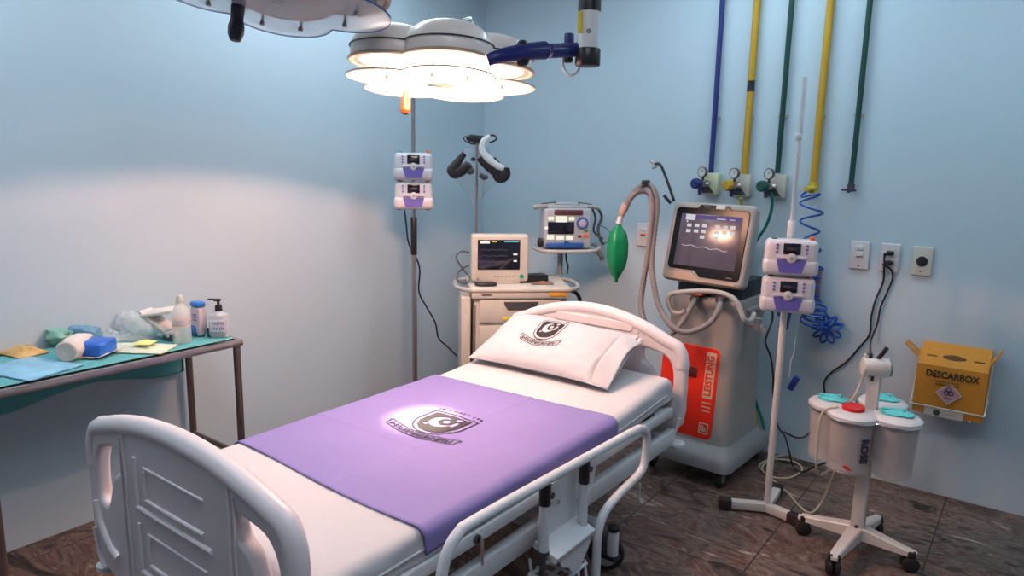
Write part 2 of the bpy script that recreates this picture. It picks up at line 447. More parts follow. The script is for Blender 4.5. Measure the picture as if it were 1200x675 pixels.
# side rail (lowered near side) : one bent tube
rx = -1.165
RP = [(rx, 1.27, .40), (rx, 1.27, .52), (rx, 1.275, .60), (rx, 1.30, .665), (rx, 1.345, .70), (rx, 1.42, .707), (rx, 1.9, .692), (rx, 2.34, .676), (rx, 2.42, .668), (rx, 2.468, .64), (rx, 2.483, .59), (rx, 2.47, .51), (rx, 2.42, .475), (rx, 2.27, .455), (rx, 2.16, .425), (rx, 2.115, .36), (rx, 2.112, .27), (rx, 2.112, .19)]
def make_rail(sx, dz):      # the far rail is folded down
    mir = lambda P: [(BX+sx*(x-BX), y, max(z+dz, .06)) for x, y, z in P]
    r = MB().tube(mir(RP), .0165, seg=14, n=7).build('side_rail', WHITE, bed)
    for Y, zt, zb in ((1.79, .665+dz, .435+dz*.4), (2.035, .65+dz, .42+dz*.4)):
        X = BX+sx*(-1.185-BX)
        p = MB().cyl((X, Y, zb), (X, Y, zt-.07), .0175, seg=18).build('rail_post', WHITE, r)
        MB().cyl((X, Y, zt-.07), (X, Y, zt+.02), .0195, seg=18, bev=.003).build('post_collar', BLACK, p)
        MB().cyl((X, Y, max(.05, zb-.26)), (X, Y, zb), .0105, seg=14).cyl((X, Y, zb-.012), (X, Y, zb), .02, seg=14).build('post_rod', DGREY, p)
    X = BX+sx*(-1.222-BX)
    Mx = Matrix(((0, 0, 1, X), (1, 0, 0, 0), (0, 1, 0, 0), (0, 0, 0, 1)))
    pl = MB(Mx).plate([(1.82, .41), (2.07, .41), (2.09, .50), (2.16, .52), (2.19, .625), (2.05, .635), (1.88, .625), (1.84, .54), (1.80, .50)], [], t=.008, bev=.002).build('rail_bracket', WHITE, r)
    MB(Mx).cyl((1.875, .585, .002), (1.875, .585, .012), .012).build('bolt', DGREY, pl); MB(Mx).cyl((2.13, .59, .002), (2.13, .59, .012), .011).build('bolt', DGREY, pl)
    MB(Mx).cyl((1.92, .545, .002), (1.92, .545, .010), .008).build('bolt', CHROME, pl); MB(Mx).cyl((2.05, .50, .002), (2.05, .50, .010), .006).build('bolt', CHROME, pl)
    s = BX+sx*(-1.19-BX)
    cv = MB(T(s, 1.93, 0)).box((0, 0, .415), (.10, .25, .03), .006, rot=(0, sx*.35, 0)).build('hinge_cover', WHITE, r)
    MB(Matrix(((0, 0, 1, BX+sx*(-1.155-BX)), (1, 0, 0, 0), (0, 1, 0, 0), (0, 0, 0, 1)))).plate([(1.83, .405), (2.06, .405), (2.03, .35), (1.98, .30), (1.93, .295), (1.90, .33), (1.86, .35)], [], t=.006, bev=.002).build('release_tab', WHITE, cv)
    return r
make_rail(1, 0); make_rail(-1, -.30)
# wire grille under the rail
gx0, gx1, gy0, gy1, gz = -1.27, -1.16, 1.74, 2.02, .285
b = MB()
for k in range(7): y = gy0+(gy1-gy0)*k/6; b.tube([(gx0, y, gz+.012), (gx1, y, gz+.012), (gx1+.008, y, gz-.05)], .006, seg=8, smooth=False)
for x in (gx0, (gx0+gx1)/2, gx1): b.tube([(x, gy0-.01, gz), (x, gy1+.01, gz)], .007, seg=8, smooth=False)
b.tube([(gx0, 1.85, gz), (gx0-.01, 1.85, .34)], .006, smooth=False)
b.build('wire_grille', WHITE, bed)
# small hook under the beam near the head
MB().tube([(-1.25, 2.62, .34), (-1.25, 2.62, .27), (-1.235, 2.62, .255)], .005).build('drainage_hook', WHITE, bed)
# panel and strut seen under the mattress
MB().tube([(-1.275, 1.58, .54), (-1.275, 1.58, .45)], .007, smooth=False).build('platform_strut', CHROME, bed)
MB().lathe([(.008, 0), (.015, 0), (.015, .008), (.008, .008)], 18, T(XR1+.001, 1.545, .555) @ RY(pi/2)).build('platform_bolt', DGREY, bed)
MB().box((BX, 2.75, .50), (.80, .42, .05), .01).build('backrest_frame', DGREY, bed)

# ---------------------------------------------------------------- mattress, linen
MX0, MX1 = BX-.482, BX+.475
def ztop(y):
    t = max(0, min(1, (y-2.40)/.62)); return .674+.042*t*t*(3-2*t)
def zbot(y):
    t = max(0, min(1, (y-2.40)/.62)); return .580+.034*t*t*(3-2*t)
def msec(s, y, off=0, r=.034):
    """cross-section: s 0..1 from lower left edge over the top to lower right edge"""
    zt, zb = ztop(y)+off, zbot(y); x0, x1 = MX0-off, MX1+off
    L1 = zt-r-zb; La = r*pi/2; L2 = x1-x0-2*r; tot = 2*L1+2*La+L2; d = s*tot
    if d < L1: return Vector((x0, y, zb+d))
    d -= L1
    if d < La: a = d/r; return Vector((x0+r-r*cos(a), y, zt-r+r*sin(a)))
    d -= La
    if d < L2: return Vector((x0+r+d, y, zt))
    d -= L2
    if d < La: a = d/r; return Vector((x1-r+r*sin(a), y, zt-r+r*cos(a)))
    d -= La; return Vector((x1, y, zt-r-d))
Y0, Y1 = .965, 2.995
def msurf(u, v):
    y = Y0+(Y1-Y0)*v
    # rounded ends
    e = min(v, 1-v)*(Y1-Y0); k = 1
    p = msec(u, y)
    if e < .05:
        k = math.sqrt(max(0, 1-((.05-e)/.05)**2))
        p.z = zbot(y)+(p.z-zbot(y))*(.65+.35*k); p.x = BX+(p.x-BX)*(.985+.015*k)
    if p.z > zbot(y)+.085: p.z += .0035*noise.noise(Vector((p.x*3, y*3, 0)))
    else: p.x += .008*noise.noise(Vector((y*7, p.z*20, 3)))*(1 if p.x > BX else -1)
    return p
b = MB(); b.grid(msurf, 70, 120)
# close the ends and the underside
for v in (0, 1):
    ring = [msurf(i/70, v) for i in range(71)]
    vs = [b.bm.verts.new(p) for p in ring]; f = b.bm.faces.new(vs); f.smooth = False
vs = [b.bm.verts.new(msurf(*q)) for q in ((0, 0), (1, 0), (1, 1), (0, 1))]; b.bm.faces.new(vs)
bmesh.ops.remove_doubles(b.bm, verts=b.bm.verts[:], dist=.0004)
mt = thing('mattress', 'mattress under a white fitted sheet lying on the hospital bed', 'mattress', (BX, 1.98, .578))
b.build('fitted_sheet', SHEET, mt, sharp=60)
# piping seam along the near side
def seam(z):
    return [(MX1+.004, y, zbot(y)+z) for y in [1.02+.1*k for k in range(20)]]
MB().tube(seam(.035), .004, seg=8, n=3).build('seam_piping', SHEET, mt)

def dsurf(u, v, off=.006):
    y = 1.335+(2.415-1.335)*v + .03*(u-.5)*v
    s = .01+.975*u
    p = msec(s, y+.018*sin(u*5+1)*(1-v) + .03*(u-.5)*v, off)
    p.z += .004*noise.noise(Vector((p.x*4, p.y*4, 5)))
    # fold lines pressed in the cloth
    fx = abs(p.x-(BX+.07)); p.z += 0.0038*max(0, 1-fx/.015)
    fy = abs(p.y-1.72); p.z += 0.0038*max(0, 1-fy/.015)
    if u > .93 or u < .07: p.x += (.004+.004*noise.noise(Vector((y*7, 0, 9))))*(1 if u > .5 else -1)
    return p
b = MB(); b.grid(dsurf, 100, 90)
draw = b.build('draw_sheet', PURP, None, sharp=80)
so = draw.modifiers.new('thick', 'SOLIDIFY'); so.thickness = .003; so.offset = 0
tag(draw, 'purple draw sheet with a black crest across the middle of the bed', 'sheet')
MATS[draw.name] = Matrix.Translation(draw.location)
def topz(x, y): return ztop(y)+.006+.004*noise.noise(Vector((x*4, y*4, 5)))+.0035+.0038*max(0, 1-abs(x-(BX+.07))/.015)+.0038*max(0, 1-abs(y-1.72)/.015)
ec = Vector((-1.775, 1.915)); 
e = emblem(lambda u, v: (ec.x+.185*u, ec.y+.185*v, topz(ec.x+.185*u, ec.y+.185*v)))
e.build('printed_crest', PRINT, draw)

# pillow
NL, NR = Vector((-2.215, 2.62, .715)), Vector((-1.47, 2.64, .715))
FR, FL = Vector((-1.47, 2.985, .880)), Vector((-2.20, 2.985, .885))
def pbase(u, v):
    uu, vv = (u+1)/2, (v+1)/2
    return (NL*(1-uu)+NR*uu)*(1-vv)+(FL*(1-uu)+FR*uu)*vv
pn = (NR-NL).cross(FL-NL).normalized()
def pthick(u, v):
    ue = u if u < 0 else max(0, u)/.86
    if abs(ue) >= 1 or abs(v) >= 1: return .003
    return .003+.072*((1-abs(ue)**2.6)**.55)*((1-abs(v)**2.6)**.6)
def psurf(u, v, sgn):
    # pull the edges in between the corners
    k = 1-.05*(1-v*v)*abs(u)**3; j = 1-.06*(1-u*u)*abs(v)**3
    p = pbase(u*k, v*j); t = pthick(u, v)
    w = .006*noise.noise(Vector((u*3, v*3, 1)))+.004*noise.noise(Vector((u*7, v*5, 4)))
    fold = .006*max(0, 1-abs(u-.80-.05*v)/.05)
    if sgn > 0: return p+pn*(t+(w+fold)*min(1, t/.03))
    return p-pn*t*.45
pil = thing('pillow', 'white pillow with a black crest propped against the headboard', 'pillow', (-1.85, 2.80, .70))
b = MB(); f = lambda sg: (lambda a, c: psurf(2*a-1, 2*c-1, sg))
b.grid(f(1), 70, 50); b.grid(f(-1), 70, 50); bmesh.ops.remove_doubles(b.bm, verts=b.bm.verts[:], dist=.0012)
b.build('pillow_case', PILLW, pil, sharp=70)
# hem of the case hanging open on the right end
def hem(a, c):
    u = .84+.24*a; v = -.97+1.94*c
    p = pbase(u, v); h = .055*(1-(2*c-1)**2)
    return p+pn*(h*(1-.25*a)+.006*sin(c*9+a*3)) + Vector((0, 0, -.01*a))
def hem2(a, c):
    u = .84+.22*a; v = -.97+1.94*c
    return pbase(u, v)-pn*(.004+.004*sin(c*7))
b = MB(); b.grid(hem, 10, 30); b.grid(hem2, 10, 30)
h = b.build('open_hem', PILLW, pil, sharp=80); so = h.modifiers.new('thick', 'SOLIDIFY'); so.thickness = .002
e = emblem(lambda u, v: psurf(-.06+.31*u-.02, .10+.74*v, 1)+pn*.0015, 150)
e.build('printed_crest', PRINT, pil)

# ---------------------------------------------------------------- instrument table
tx0, tx1, ty0, ty1, tz = -3.335, -2.866, .62, 1.80, .86
tb = thing('instrument_table', 'long steel instrument table against the left wall', 'table', ((tx0+tx1)/2, (ty0+ty1)/2, 0))
b = MB(); b.box(((tx0+tx1)/2, (ty0+ty1)/2, tz-.02), (tx1-tx0-.03, ty1-ty0-.03, .012), .003)
b.build('table_top', STEEL, tb)
b = MB()
for X in (tx0+.0125, tx1-.0125): b.box((X, (ty0+ty1)/2, tz-.015), (.025, ty1-ty0, .03), .004)
for Y in (ty0+.0125, ty1-.0125): b.box(((tx0+tx1)/2, Y, tz-.015), (tx1-tx0-.05, .025, .03), .004)
b.build('table_frame', STEEL, tb)
for X in (tx0+.02, tx1-.022):
    for Y in (.80, ty1-.022):
        l = MB().cyl((X, Y, .02), (X, Y, tz-.028), .0165, seg=16).build('leg', DSTEEL, tb)
        MB().cyl((X, Y, 0), (X, Y, .03), .019, seg=16, bev=.003).build('foot_cap', RUBBER, l)
for Y in (.80, ty1-.022):
    MB().cyl((tx0+.03, Y, .30), (tx1-.03, Y, .30), .0135, seg=14).build('stretcher', DSTEEL, tb)
def cloth(a, c):
    y = .64+(ty1-.03-.64)*c
    L = tx1-.03-(tx0+.005); tot = L+.23; d = a*tot
    n_ = .0015*noise.noise(Vector((d*9, y*7, 0)))
    if d < L: return Vector((tx1-.03-d, y, tz+.0035+n_+.0015))
    drop = (d-L)*(.965+.11*cos((y-.97)*8.7))
    return Vector((tx0-.006-.004*sin(y*18)*(drop*4), min(y, ty1-.03-.02*drop), tz+.005-drop))
b = MB(); b.grid(cloth, 60, 70); cl = b.build('table_cloth', TEAL, None, sharp=80)
so = cl.modifiers.new('thick', 'SOLIDIFY'); so.thickness = .002; so.offset = 0
tag(cl, 'teal surgical cloth spread over the steel table and hanging behind it', 'cloth')
TZ = tz+.0075
def scrib(M, w, h, rows, seed=3):
    """rows of small illegible print marks"""
    rnd = random.Random(seed); b = MB(M)
    for _, y in rows:
        x = -w/2
        while x < w/2-.002:
            q = h*(.25+.3*rnd.random()); b.box((x+q/2, y+h*.1*(rnd.random()-.5), 0), (q*.45, h*(.6+.4*rnd.random()), .0006))
            b.box((x+q/2, y+h*.35*rnd.choice((-1, 0, 1)), 0), (q*.8, h*.18, .0006)); x += q*1.15
    return b
def zat(px, py, P):
    """height at which the sight line through the pixel passes the vertical line over P"""
    d = ray(px, py); t = math.hypot(P[0], P[1])/math.hypot(d.x, d.y); return (CPOS+d*t).z
# ---------------------------------------------------------------- things on the instrument table
CLEARP = mat('clear_packet', (.80, .84, .84), .15, alpha=.38, spec=.6, bump=.4, bscale=20)
BLUPK = mat('blue_packet', (.25, .55, .75), .3, var=.3, scale=12, alpha=.9, bump=.5, bscale=18)
ORPK = mat('tan_packet', (.55, .34, .12), .45, var=.5, scale=20, bump=.5, bscale=25)
GRNPK = mat('green_packet', (.20, .42, .34), .4, var=.3, bump=.5, bscale=20)
BLUEBOX = mat('blue_wrap', (.02, .13, .55), .35, var=.4, scale=25, bump=.4, bscale=20)
PAPER = mat('paper_packet', (.62, .66, .52), .6, var=.18, scale=14, bump=.5, bscale=12)
WPAPER = mat('white_wrap', (.66, .60, .56), .6, var=.08, bump=.4, bscale=14)
YPAPER = mat('yellow_patch', (.70, .72, .25), .6)
GAUZE = mat('gauze', (.62, .56, .50), .9, bump=.6, bscale=60)
def on(px, py, dz=0): return az(px, py, TZ+dz)
def crumple(c, w, d, h, rz, seed, nu=26, edge=.006, ridges=3):
    """a loose crumpled sheet packet lying on the cloth"""
    b = MB(T(*c) @ RZ(rz)); h = h*.8
    def top(a, e):
        u, v = 2*a-1, 2*e-1; k = (1-abs(u)**2.6)*(1-abs(v)**2.6)
        n_ = abs(noise.noise(Vector((u*ridges*.7, v*ridges*.7, seed))))*1.2+.22*noise.noise(Vector((u*5, v*5, seed)))
        return Vector((u*w/2*(1+.08*noise.noise(Vector((v*3, seed, 1)))), v*d/2*(1+.1*noise.noise(Vector((u*3, seed, 2)))), edge*.5+k*h*(.45+n_*.6)+.001))
    def bot(a, e):
        p = top(a, e); p.z = .0; return p
    b.grid(top, nu, nu); b.grid(bot, nu, nu); return b
c = on(35, 432); crumple(c, .30, .22, .022, .3, 1).build('clear_packet', BLUPK, None, sharp=30)
o = bpy.data.objects['clear_packet']; tag(o, 'flat light blue clear packet at the near left end of the steel table', 'packet')
c = on(28, 414); o = crumple(c, .16, .12, .05, .2, 5).build('crumpled_wrapper', ORPK, None, sharp=30)
tag(o, 'small crumpled tan and yellow wrapper behind the light blue packet', 'wrapper')
# gauze roll lying on its side with a green wrap behind
c = on(78, 425)
g = thing('gauze_roll', 'thick white gauze roll lying on its side on the teal cloth', 'bandage roll', c)
d = Vector((-.42, .42, 0)).normalized()
p = c+Vector((0, 0, .043))
ax0 = p+Vector((.0, .0, 0)); 
b = MB(); q = d.to_track_quat('Z', 'Y').to_matrix().to_4x4()
b.lathe([(0, .004), (.008, .0), (.010, .003), (.017, .0), (.019, .003), (.026, 0), (.028, .003), (.034, 0), (.040, .002), (.043, .01), (.043, .12), (.038, .125), (0, .125)], 28, T(*ax0) @ q)
b.build('rolled_gauze', GAUZE, g)
b = MB(); b.lathe([(.0435, .02), (.046, .05), (.044, .13), (.028, .20), (.004, .23)], 24, T(*ax0) @ q, wob=lambda k, z: 1+.04*sin(k*40))
b.build('loose_wrap', WPAPER, g)
c = on(72, 404); o = MB(T(*c)).ball((0, 0, .036), (.12, .10, .072), seg=28, jit=.3, p=2.4).build('green_packet', GRNPK, None, base=c, sharp=60)
tag(o, 'crumpled green packet just behind the white gauze roll', 'packet')
c = on(109, 415); bp_ = thing('wrapped_package', 'bright blue wrapped package with white edges on the teal cloth', 'package', c, .55)
MB().ball((0, 0, .033), (.155, .12, .062), p=7, jit=.05, seg=32).build('wrap', BLUEBOX, bp_, world=False)
MB().grid(lambda a, e: Vector((-.095+.19*a, -.078+.15*e, .003+.010*abs(noise.noise(Vector((a*4, e*4, 2))))+.012*abs(2*a-1)**4)), 14, 14).build('backing_sheet', WPAPER, bp_, world=False)
c = on(98, 401); o = MB(T(*c)).ball((0, 0, .036), (.15, .09, .072), seg=24, jit=.25, p=3, rot=.5).build('blue_grey_packet', mat('blue_grey', (.12, .28, .42), .4, var=.3, bump=.5), None, base=c, sharp=60)
tag(o, 'grey blue packet behind the bright blue wrapped package', 'packet')
c = on(163, 409); pk = thing('dressing_packet', 'flat pale green and white dressing packet with a yellow patch', 'packet', c, .62)
b = crumple((0, 0, 0), .27, .15, .03, 0, 21, edge=.006); b.build('envelope', PAPER, pk, world=False, sharp=30)
b = MB(); b.grid(lambda a, e: Vector((-.01+.08*a, -.04+.07*e, .030+.012*sin(a*3)*sin(e*3))), 10, 10); x = b.build('printed_patch', YPAPER, pk, world=False)
for (px, py, w, d_, h, rz, sd, nm, lb) in (
    (134, 396, .16, .10, .055, .3, 31, 'plastic_wrapper', 'low crumpled clear wrapper behind the pale green dressing packet, left of the clear bags'),
    (160, 396, .17, .13, .05, .6, 33, 'plastic_wrapper', 'flattened clear wrapper right behind the pale green dressing packet')):
    o = crumple(on(px, py), w, d_, h, rz, sd).build(nm, CLEARP, None, sharp=30); tag(o, lb, 'wrapper', 'clear wrappers on the table')
c = on(151, 389); o = MB(T(*c)).ball((0, 0, .05), (.13, .11, .095), seg=30, jit=.2).build('plastic_bag', CLEARP, None, base=c, sharp=80)
tag(o, 'small puffed clear plastic bag in the middle of the table', 'plastic bag')
c = on(178, 396)
bg = thing('supply_bag', 'open clear bag holding white folded gauze behind the clear bottle', 'plastic bag', c, .5)
MB().ball((-.04, 0, .062), (.19, .13, .118), seg=36, jit=.17).build('clear_film', CLEARP, bg, world=False, sharp=80)
b = MB()
for k in range(4): b.box((.035+.006*k, .004*k, .085-.012*k), (.15, .09, .012), .004, rot=(0, .62, 0))
b.box((.05, 0, .125), (.14, .10, .014), .005, rot=(.1, -.15, .1))
b.build('folded_gauze', WPAPER, bg, world=False)
MB().box((.10, -.02, .014), (.05, .03, .026), .006).build('dark_clip', DGREY, bg, world=False)
# clear spray bottle
c = on(214, 401)
bt = thing('clear_bottle', 'translucent white plastic bottle without a pump between the bags and the blue bottle', 'bottle', c)
FROST = mat('frosted_plastic', (.74, .77, .74), .3, alpha=.42)
MB().lathe([(0, .002), (.034, 0), (.039, .006), (.039, .12), (.036, .145), (.022, .165), (.015, .175), (.015, .185), (0, .185)], 28).build('bottle_body', FROST, bt, world=False)
MB().cyl((0, 0, .183), (0, 0, .212), .017, .012, bev=.002).build('cap', mat('pale_cap', (.6, .62, .52), .4), bt, world=False)
MB().cyl((0, 0, .075), (0, 0, .078), .0396).cyl((0, 0, .105), (0, 0, .108), .0396).build('printed_bands', mat('pink_print', (.62, .40, .36), .5), bt, world=False)
# blue topped bottle
c = on(234, 393)
bt = thing('blue_bottle', 'blue and white plastic bottle standing left of the hand sanitizer', 'bottle', c)
MB().ball((0, 0, .07), (.075, .05, .14), p=5).build('bottle_body', mat('pink_white_label', (.60, .50, .55), .4, var=.25, scale=40), bt, world=False)
MB().ball((0, 0, .147), (.072, .05, .026), p=4).build('cap', mat('bright_blue', (.02, .16, .50), .35), bt, world=False)
MB().ball((-.01, 0, .03), (.078, .054, .062), p=4).build('label_band', bpy.data.materials['bright_blue'], bt, world=False)
scrib(T(.01, -.0255, .09) @ RX(pi/2), .03, .008, ((0, .012), (0, 0), (0, -.012))).build('label_print', PURPP, bt, world=False)
c = on(240, 394)+Vector((.035, .02, 0)); cb = thing('dark_clamp', 'small dark clamp lying between the blue bottle and the hand sanitizer', 'clamp', c, .4)
MB().box((0, 0, .022), (.045, .03, .044), .006).build('jaw', BLACK, cb, world=False)
MB().box((.035, 0, .014), (.05, .02, .022), .006, rot=(0, .3, .3)).build('grip', DGREY, cb, world=False)
# hand sanitizer
c = on(258, 395)
hs = thing('hand_sanitizer', 'clear hand sanitizer bottle with a black pump at the table end', 'bottle', c, .72)
MB().ball((0, 0, .056), (.086, .052, .112), p=6).lathe([(.03, .105), (.022, .118), (.013, .122), (.013, .128)], 24).build('bottle_body', mat('clear_gel', (.66, .70, .74), .12, alpha=.5, spec=.6), hs, world=False)
b = MB(); b.cyl((0, 0, .122), (0, 0, .150), .0165, .0145, bev=.002).cyl((0, 0, .150), (0, 0, .168), .006).box((-.004, 0, .173), (.032, .017, .012), .004).box((-.03, 0, .176), (.032, .009, .007), .002)
b.build('pump', BLACK, hs, world=False)
lb = MB().box((0, -.0268, .058), (.066, .002, .055), .0005).build('front_label', mat('label_white', (.62, .60, .64), .4), hs, world=False)
scrib(T(0, -.0282, .058) @ RX(pi/2), .05, .014, ((0, .012), (0, -.012))).build('label_print', PURPP, lb, world=False)

# ---------------------------------------------------------------- infusion pump (front faces -y)
def pump_parts(root):
    b = MB()
    b.box((0, 0, .088), (.222, .115, .158), .026, 4)
    b.box((0, -.006, .045), (.232, .118, .075), .024, 4)
    b.box((0, .0, .125), (.214, .11, .082), .022, 4)
    b.build('pump_case', PUMPW, root, world=False)
    f = MB().box((0, -.0575, .128), (.072, .008, .05), .003).build('display', SCREEN, root, world=False)
    MB().box((0, -.0618, .128), (.045, .001, .014), .0003).build('display_digits', DIMD, f, world=False)
    MB(RX(pi/2) @ T(0, 0, .0)).prism([(-.062, .078), (.062, .078), (.046, .022), (-.046, .022)], .050, .0665).build('purple_door', PURPP, root, world=False)
    k = MB().cyl((0, -.05, .088), (0, -.0735, .088), .021, seg=28, bev=.003).box((0, -.062, .09), (.125, .014, .013), .005).build('keypad', PUMPW, root, world=False)
    MB().cyl((0, -.0735, .088), (0, -.0755, .088), .0075, seg=16).build('start_button', mat('button_grey', (.32, .34, .28), .4), k, world=False)
    for x in (-.062, .062):
        for z in (.112, .128, .144): MB().cyl((x, -.052, z), (x, -.0605, z), .0055, seg=12).build('side_button', PURPP, root, world=False)
    MB().cyl((.082, -.02, .165), (.082, -.02, .183), .011, .009, seg=16, bev=.003).build('alarm_light', root_col[0], root, world=False)
    MB().cyl((-.075, -.02, .163), (-.075, -.02, .172), .013, seg=16, bev=.003).build('top_knob', mat('green_knob', (.03, .12, .10), .4), root, world=False)
    b = MB()
    for x in (-.085, .085): b.cyl((x, 0, .002), (x, 0, .012), .014, seg=14)
    b.box((0, .065, .09), (.06, .03, .10), .008)
    b.build('pole_clamp', DGREY, root, world=False)
root_col = [ORNG]; DIMD = mat('dim_digits', (.05, .04, .045), .4)
# ---------------------------------------------------------------- steel drip pole by the corner
PX, PY = -2.985, 3.30
_p = ay(486, 440, 3.12); PX, PY = _p.x, 3.12
lp = thing('drip_pole', 'steel drip pole carrying two infusion pumps near the left corner', 'drip stand', (PX, PY, 0))
b = MB(); b.cyl((PX, PY, .1), (PX, PY, 1.30), .0155, seg=18).cyl((PX, PY, 1.29), (PX, PY, 2.12), .0115, seg=16)
b.build('pole', STEEL, lp)
MB().cyl((PX, PY, 1.10), (PX, PY, 1.33), .019, seg=18, bev=.003).build('black_sleeve', BLACK, lp)
b = MB()
for k in range(4):
    a = k*pi/2+.78; b.tube([(PX, PY, 2.10), (PX+.05*cos(a), PY+.05*sin(a), 2.10), (PX+.09*cos(a), PY+.09*sin(a), 2.085), (PX+.105*cos(a), PY+.105*sin(a), 2.11)], .004)
b.build('bag_hooks', STEEL, lp)
for k in range(5):
    a = 2*pi*k/5+.3; l = MB().tube([(PX+.02*cos(a), PY+.02*sin(a), .13), (PX+.15*cos(a), PY+.15*sin(a), .09), (PX+.24*cos(a), PY+.24*sin(a), .07)], .013).build('leg', STEEL, lp)
    MB().lathe([(0, -.01), (.022, -.01), (.027, 0), (.022, .01), (0, .01)], 16, T(PX+.24*cos(a), PY+.24*sin(a), .028) @ RZ(a+pi/2) @ RX(pi/2)).cyl((PX+.24*cos(a), PY+.24*sin(a), .028), (PX+.24*cos(a), PY+.24*sin(a), .075), .008, seg=10).build('caster', RUBBER, l)
rzl = math.atan2(PY, PX)-pi/2   # faces the middle of the room
za = zat(482, 211, (PX, PY)); zb_ = zat(482, 243, (PX, PY))
off = Vector((sin(rzl), -cos(rzl), 0))*.088
pump = thing('infusion_pump', 'upper infusion pump with an orange light on the steel pole near the corner', 'infusion pump', (PX+off.x, PY+off.y, za-.005), rzl, 'infusion pumps on the two poles')
pump_parts(pump)


# ---------------------------------------------------------------- equipment trolley in the corner
RZT = R(44)
P0 = az(611, 345, .93)
TR = Matrix.Translation((P0.x, P0.y, 0)) @ RZ(RZT)
tr = thing('equipment_trolley', 'cream equipment trolley with drawers standing in the room corner', 'trolley', (P0.x, P0.y, 0), RZT)
TC = mat('trolley_cream', (.56, .52, .46), .45)
MB().box((0, .235, .52), (.54, .43, .80), .012).build('cabinet_body', TC, tr, world=False)
b = MB().box((0, .225, .955), (.585, .475, .03), .012, 3).box((0, .225, .925), (.57, .46, .04), .008)
b.build('top_tray', TC, tr, world=False)
for sx in (-1, 1):
    MB().tube([(sx*.285, .40, .95), (sx*.335, .38, .95), (sx*.365, .30, .95), (sx*.365, .16, .95), (sx*.33, .06, .95), (sx*.28, .03, .95)], .013).build('push_handle', LGREY, tr, world=False)
for k, (z0, z1) in enumerate(((.76, .90), (.60, .75), (.44, .59), (.15, .43))):
    d = MB().box((-.005, .012, (z0+z1)/2), (.47, .022, z1-z0-.008), .005).build('drawer', TC, tr, world=False)
    M = T(-.0, .0, z1-.025) @ RX(pi/2)
    MB(M).plate([(-.10, .012), (.10, .012), (.095, -.01), (.075, -.035), (-.075, -.035), (-.095, -.01)], [], t=.012, bev=.003).build('drawer_handle', DGREY, d, world=False)
    if k == 0:
        MB().box((-.055, -.001, z0+.03), (.10, .003, .014), .0005).build('yellow_label', YSTICK, d, world=False)
MB().box((.21, -.007, .93), (.10, .003, .022), .0005).build('orange_label', mat('amber_label', (.75, .36, .02), .5), tr, world=False)
MB().box((-.20, -.0055, .928), (.055, .002, .008), .0005).build('maker_badge', DGREY, tr, world=False)
MB().box((-.315, .20, .60), (.055, .36, .62), .008).build('side_bin', TC, tr, world=False)
MB().cyl((-.265, .008, .30), (-.265, .008, .87), .005, seg=10).build('lock_bar', CHROME, tr, world=False)
for sx in (-1, 1):
    for y in (.06, .40):
        w = MB().lathe([(0, -.014), (.04, -.014), (.05, -.008), (.05, .008), (.04, .014), (0, .014)], 24, T(sx*.23, y, .05) @ RY(pi/2)).build('caster_wheel', RUBBER, tr, world=False)
        MB().cyl((sx*.23, y, .05), (sx*.23, y, .125), .012, seg=10).build('caster_stem', GREYP, w, world=False)
# column and shelf for the defibrillator
inv = TR.inverted()
pc = inv @ az(656, 321, .97); 
W3 = lambda l: TR @ Vector(l)
zs = zat(656, 290, W3((pc.x, pc.y, 0)))
MB().cyl((pc.x, pc.y, .968), (pc.x, pc.y, zs-.02), .018, seg=18).build('shelf_column', GREYP, tr, world=False)
b = MB().box((pc.x+.03, pc.y-.02, zs-.008), (.33, .24, .018), .006)
b.tube([(pc.x-.16, pc.y+.08, zs+.0), (pc.x-.17, pc.y-.08, zs+.0), (pc.x-.10, pc.y-.16, zs-.005), (pc.x+.1, pc.y-.16, zs-.005), (pc.x+.20, pc.y-.14, zs+.0), (pc.x+.24, pc.y-.04, zs+.01), (pc.x+.235, pc.y+.10, zs+.01)], .012)
b.build('shelf', LGREY, tr, world=False)
MB().tube([(pc.x+.20, pc.y-.13, zs-.002), (pc.x+.225, pc.y-.15, zs-.03), (pc.x+.235, pc.y-.155, zs-.06)], .014).build('shelf_grip', DGREY, tr, world=False)
# tall rod with the bag
pr = inv @ ay(558, 250, W3((-.25, .42, 0)).y); prx, pry = -.235, .425
b_ = W3((prx, pry, 0)); 
# shift along the trolley so that the rod stands where the photograph shows it
best = min(((abs((co.matrix_world.inverted() @ W3((x*.01, pry, 1.3))).x / -(co.matrix_world.inverted() @ W3((x*.01, pry, 1.3))).z*CF+600-558), x*.01) for x in range(-30, 20)))
prx = best[1]; b_ = W3((prx, pry, 0)); zrt = zat(558, 168, b_)
MB().cyl((prx, pry, .965), (prx, pry, zrt), .009, seg=14).box((prx, pry+.015, .962), (.04, .04, .02), .004).build('tall_rod', STEEL, tr, world=False)
MB().tube([(prx-.045, pry, zrt+.03), (prx-.05, pry, zrt+.012), (prx-.03, pry, zrt), (prx+.03, pry, zrt), (prx+.05, pry, zrt+.012), (prx+.045, pry, zrt+.03)], .008).build('rod_hook', DGREY, tr, world=False)

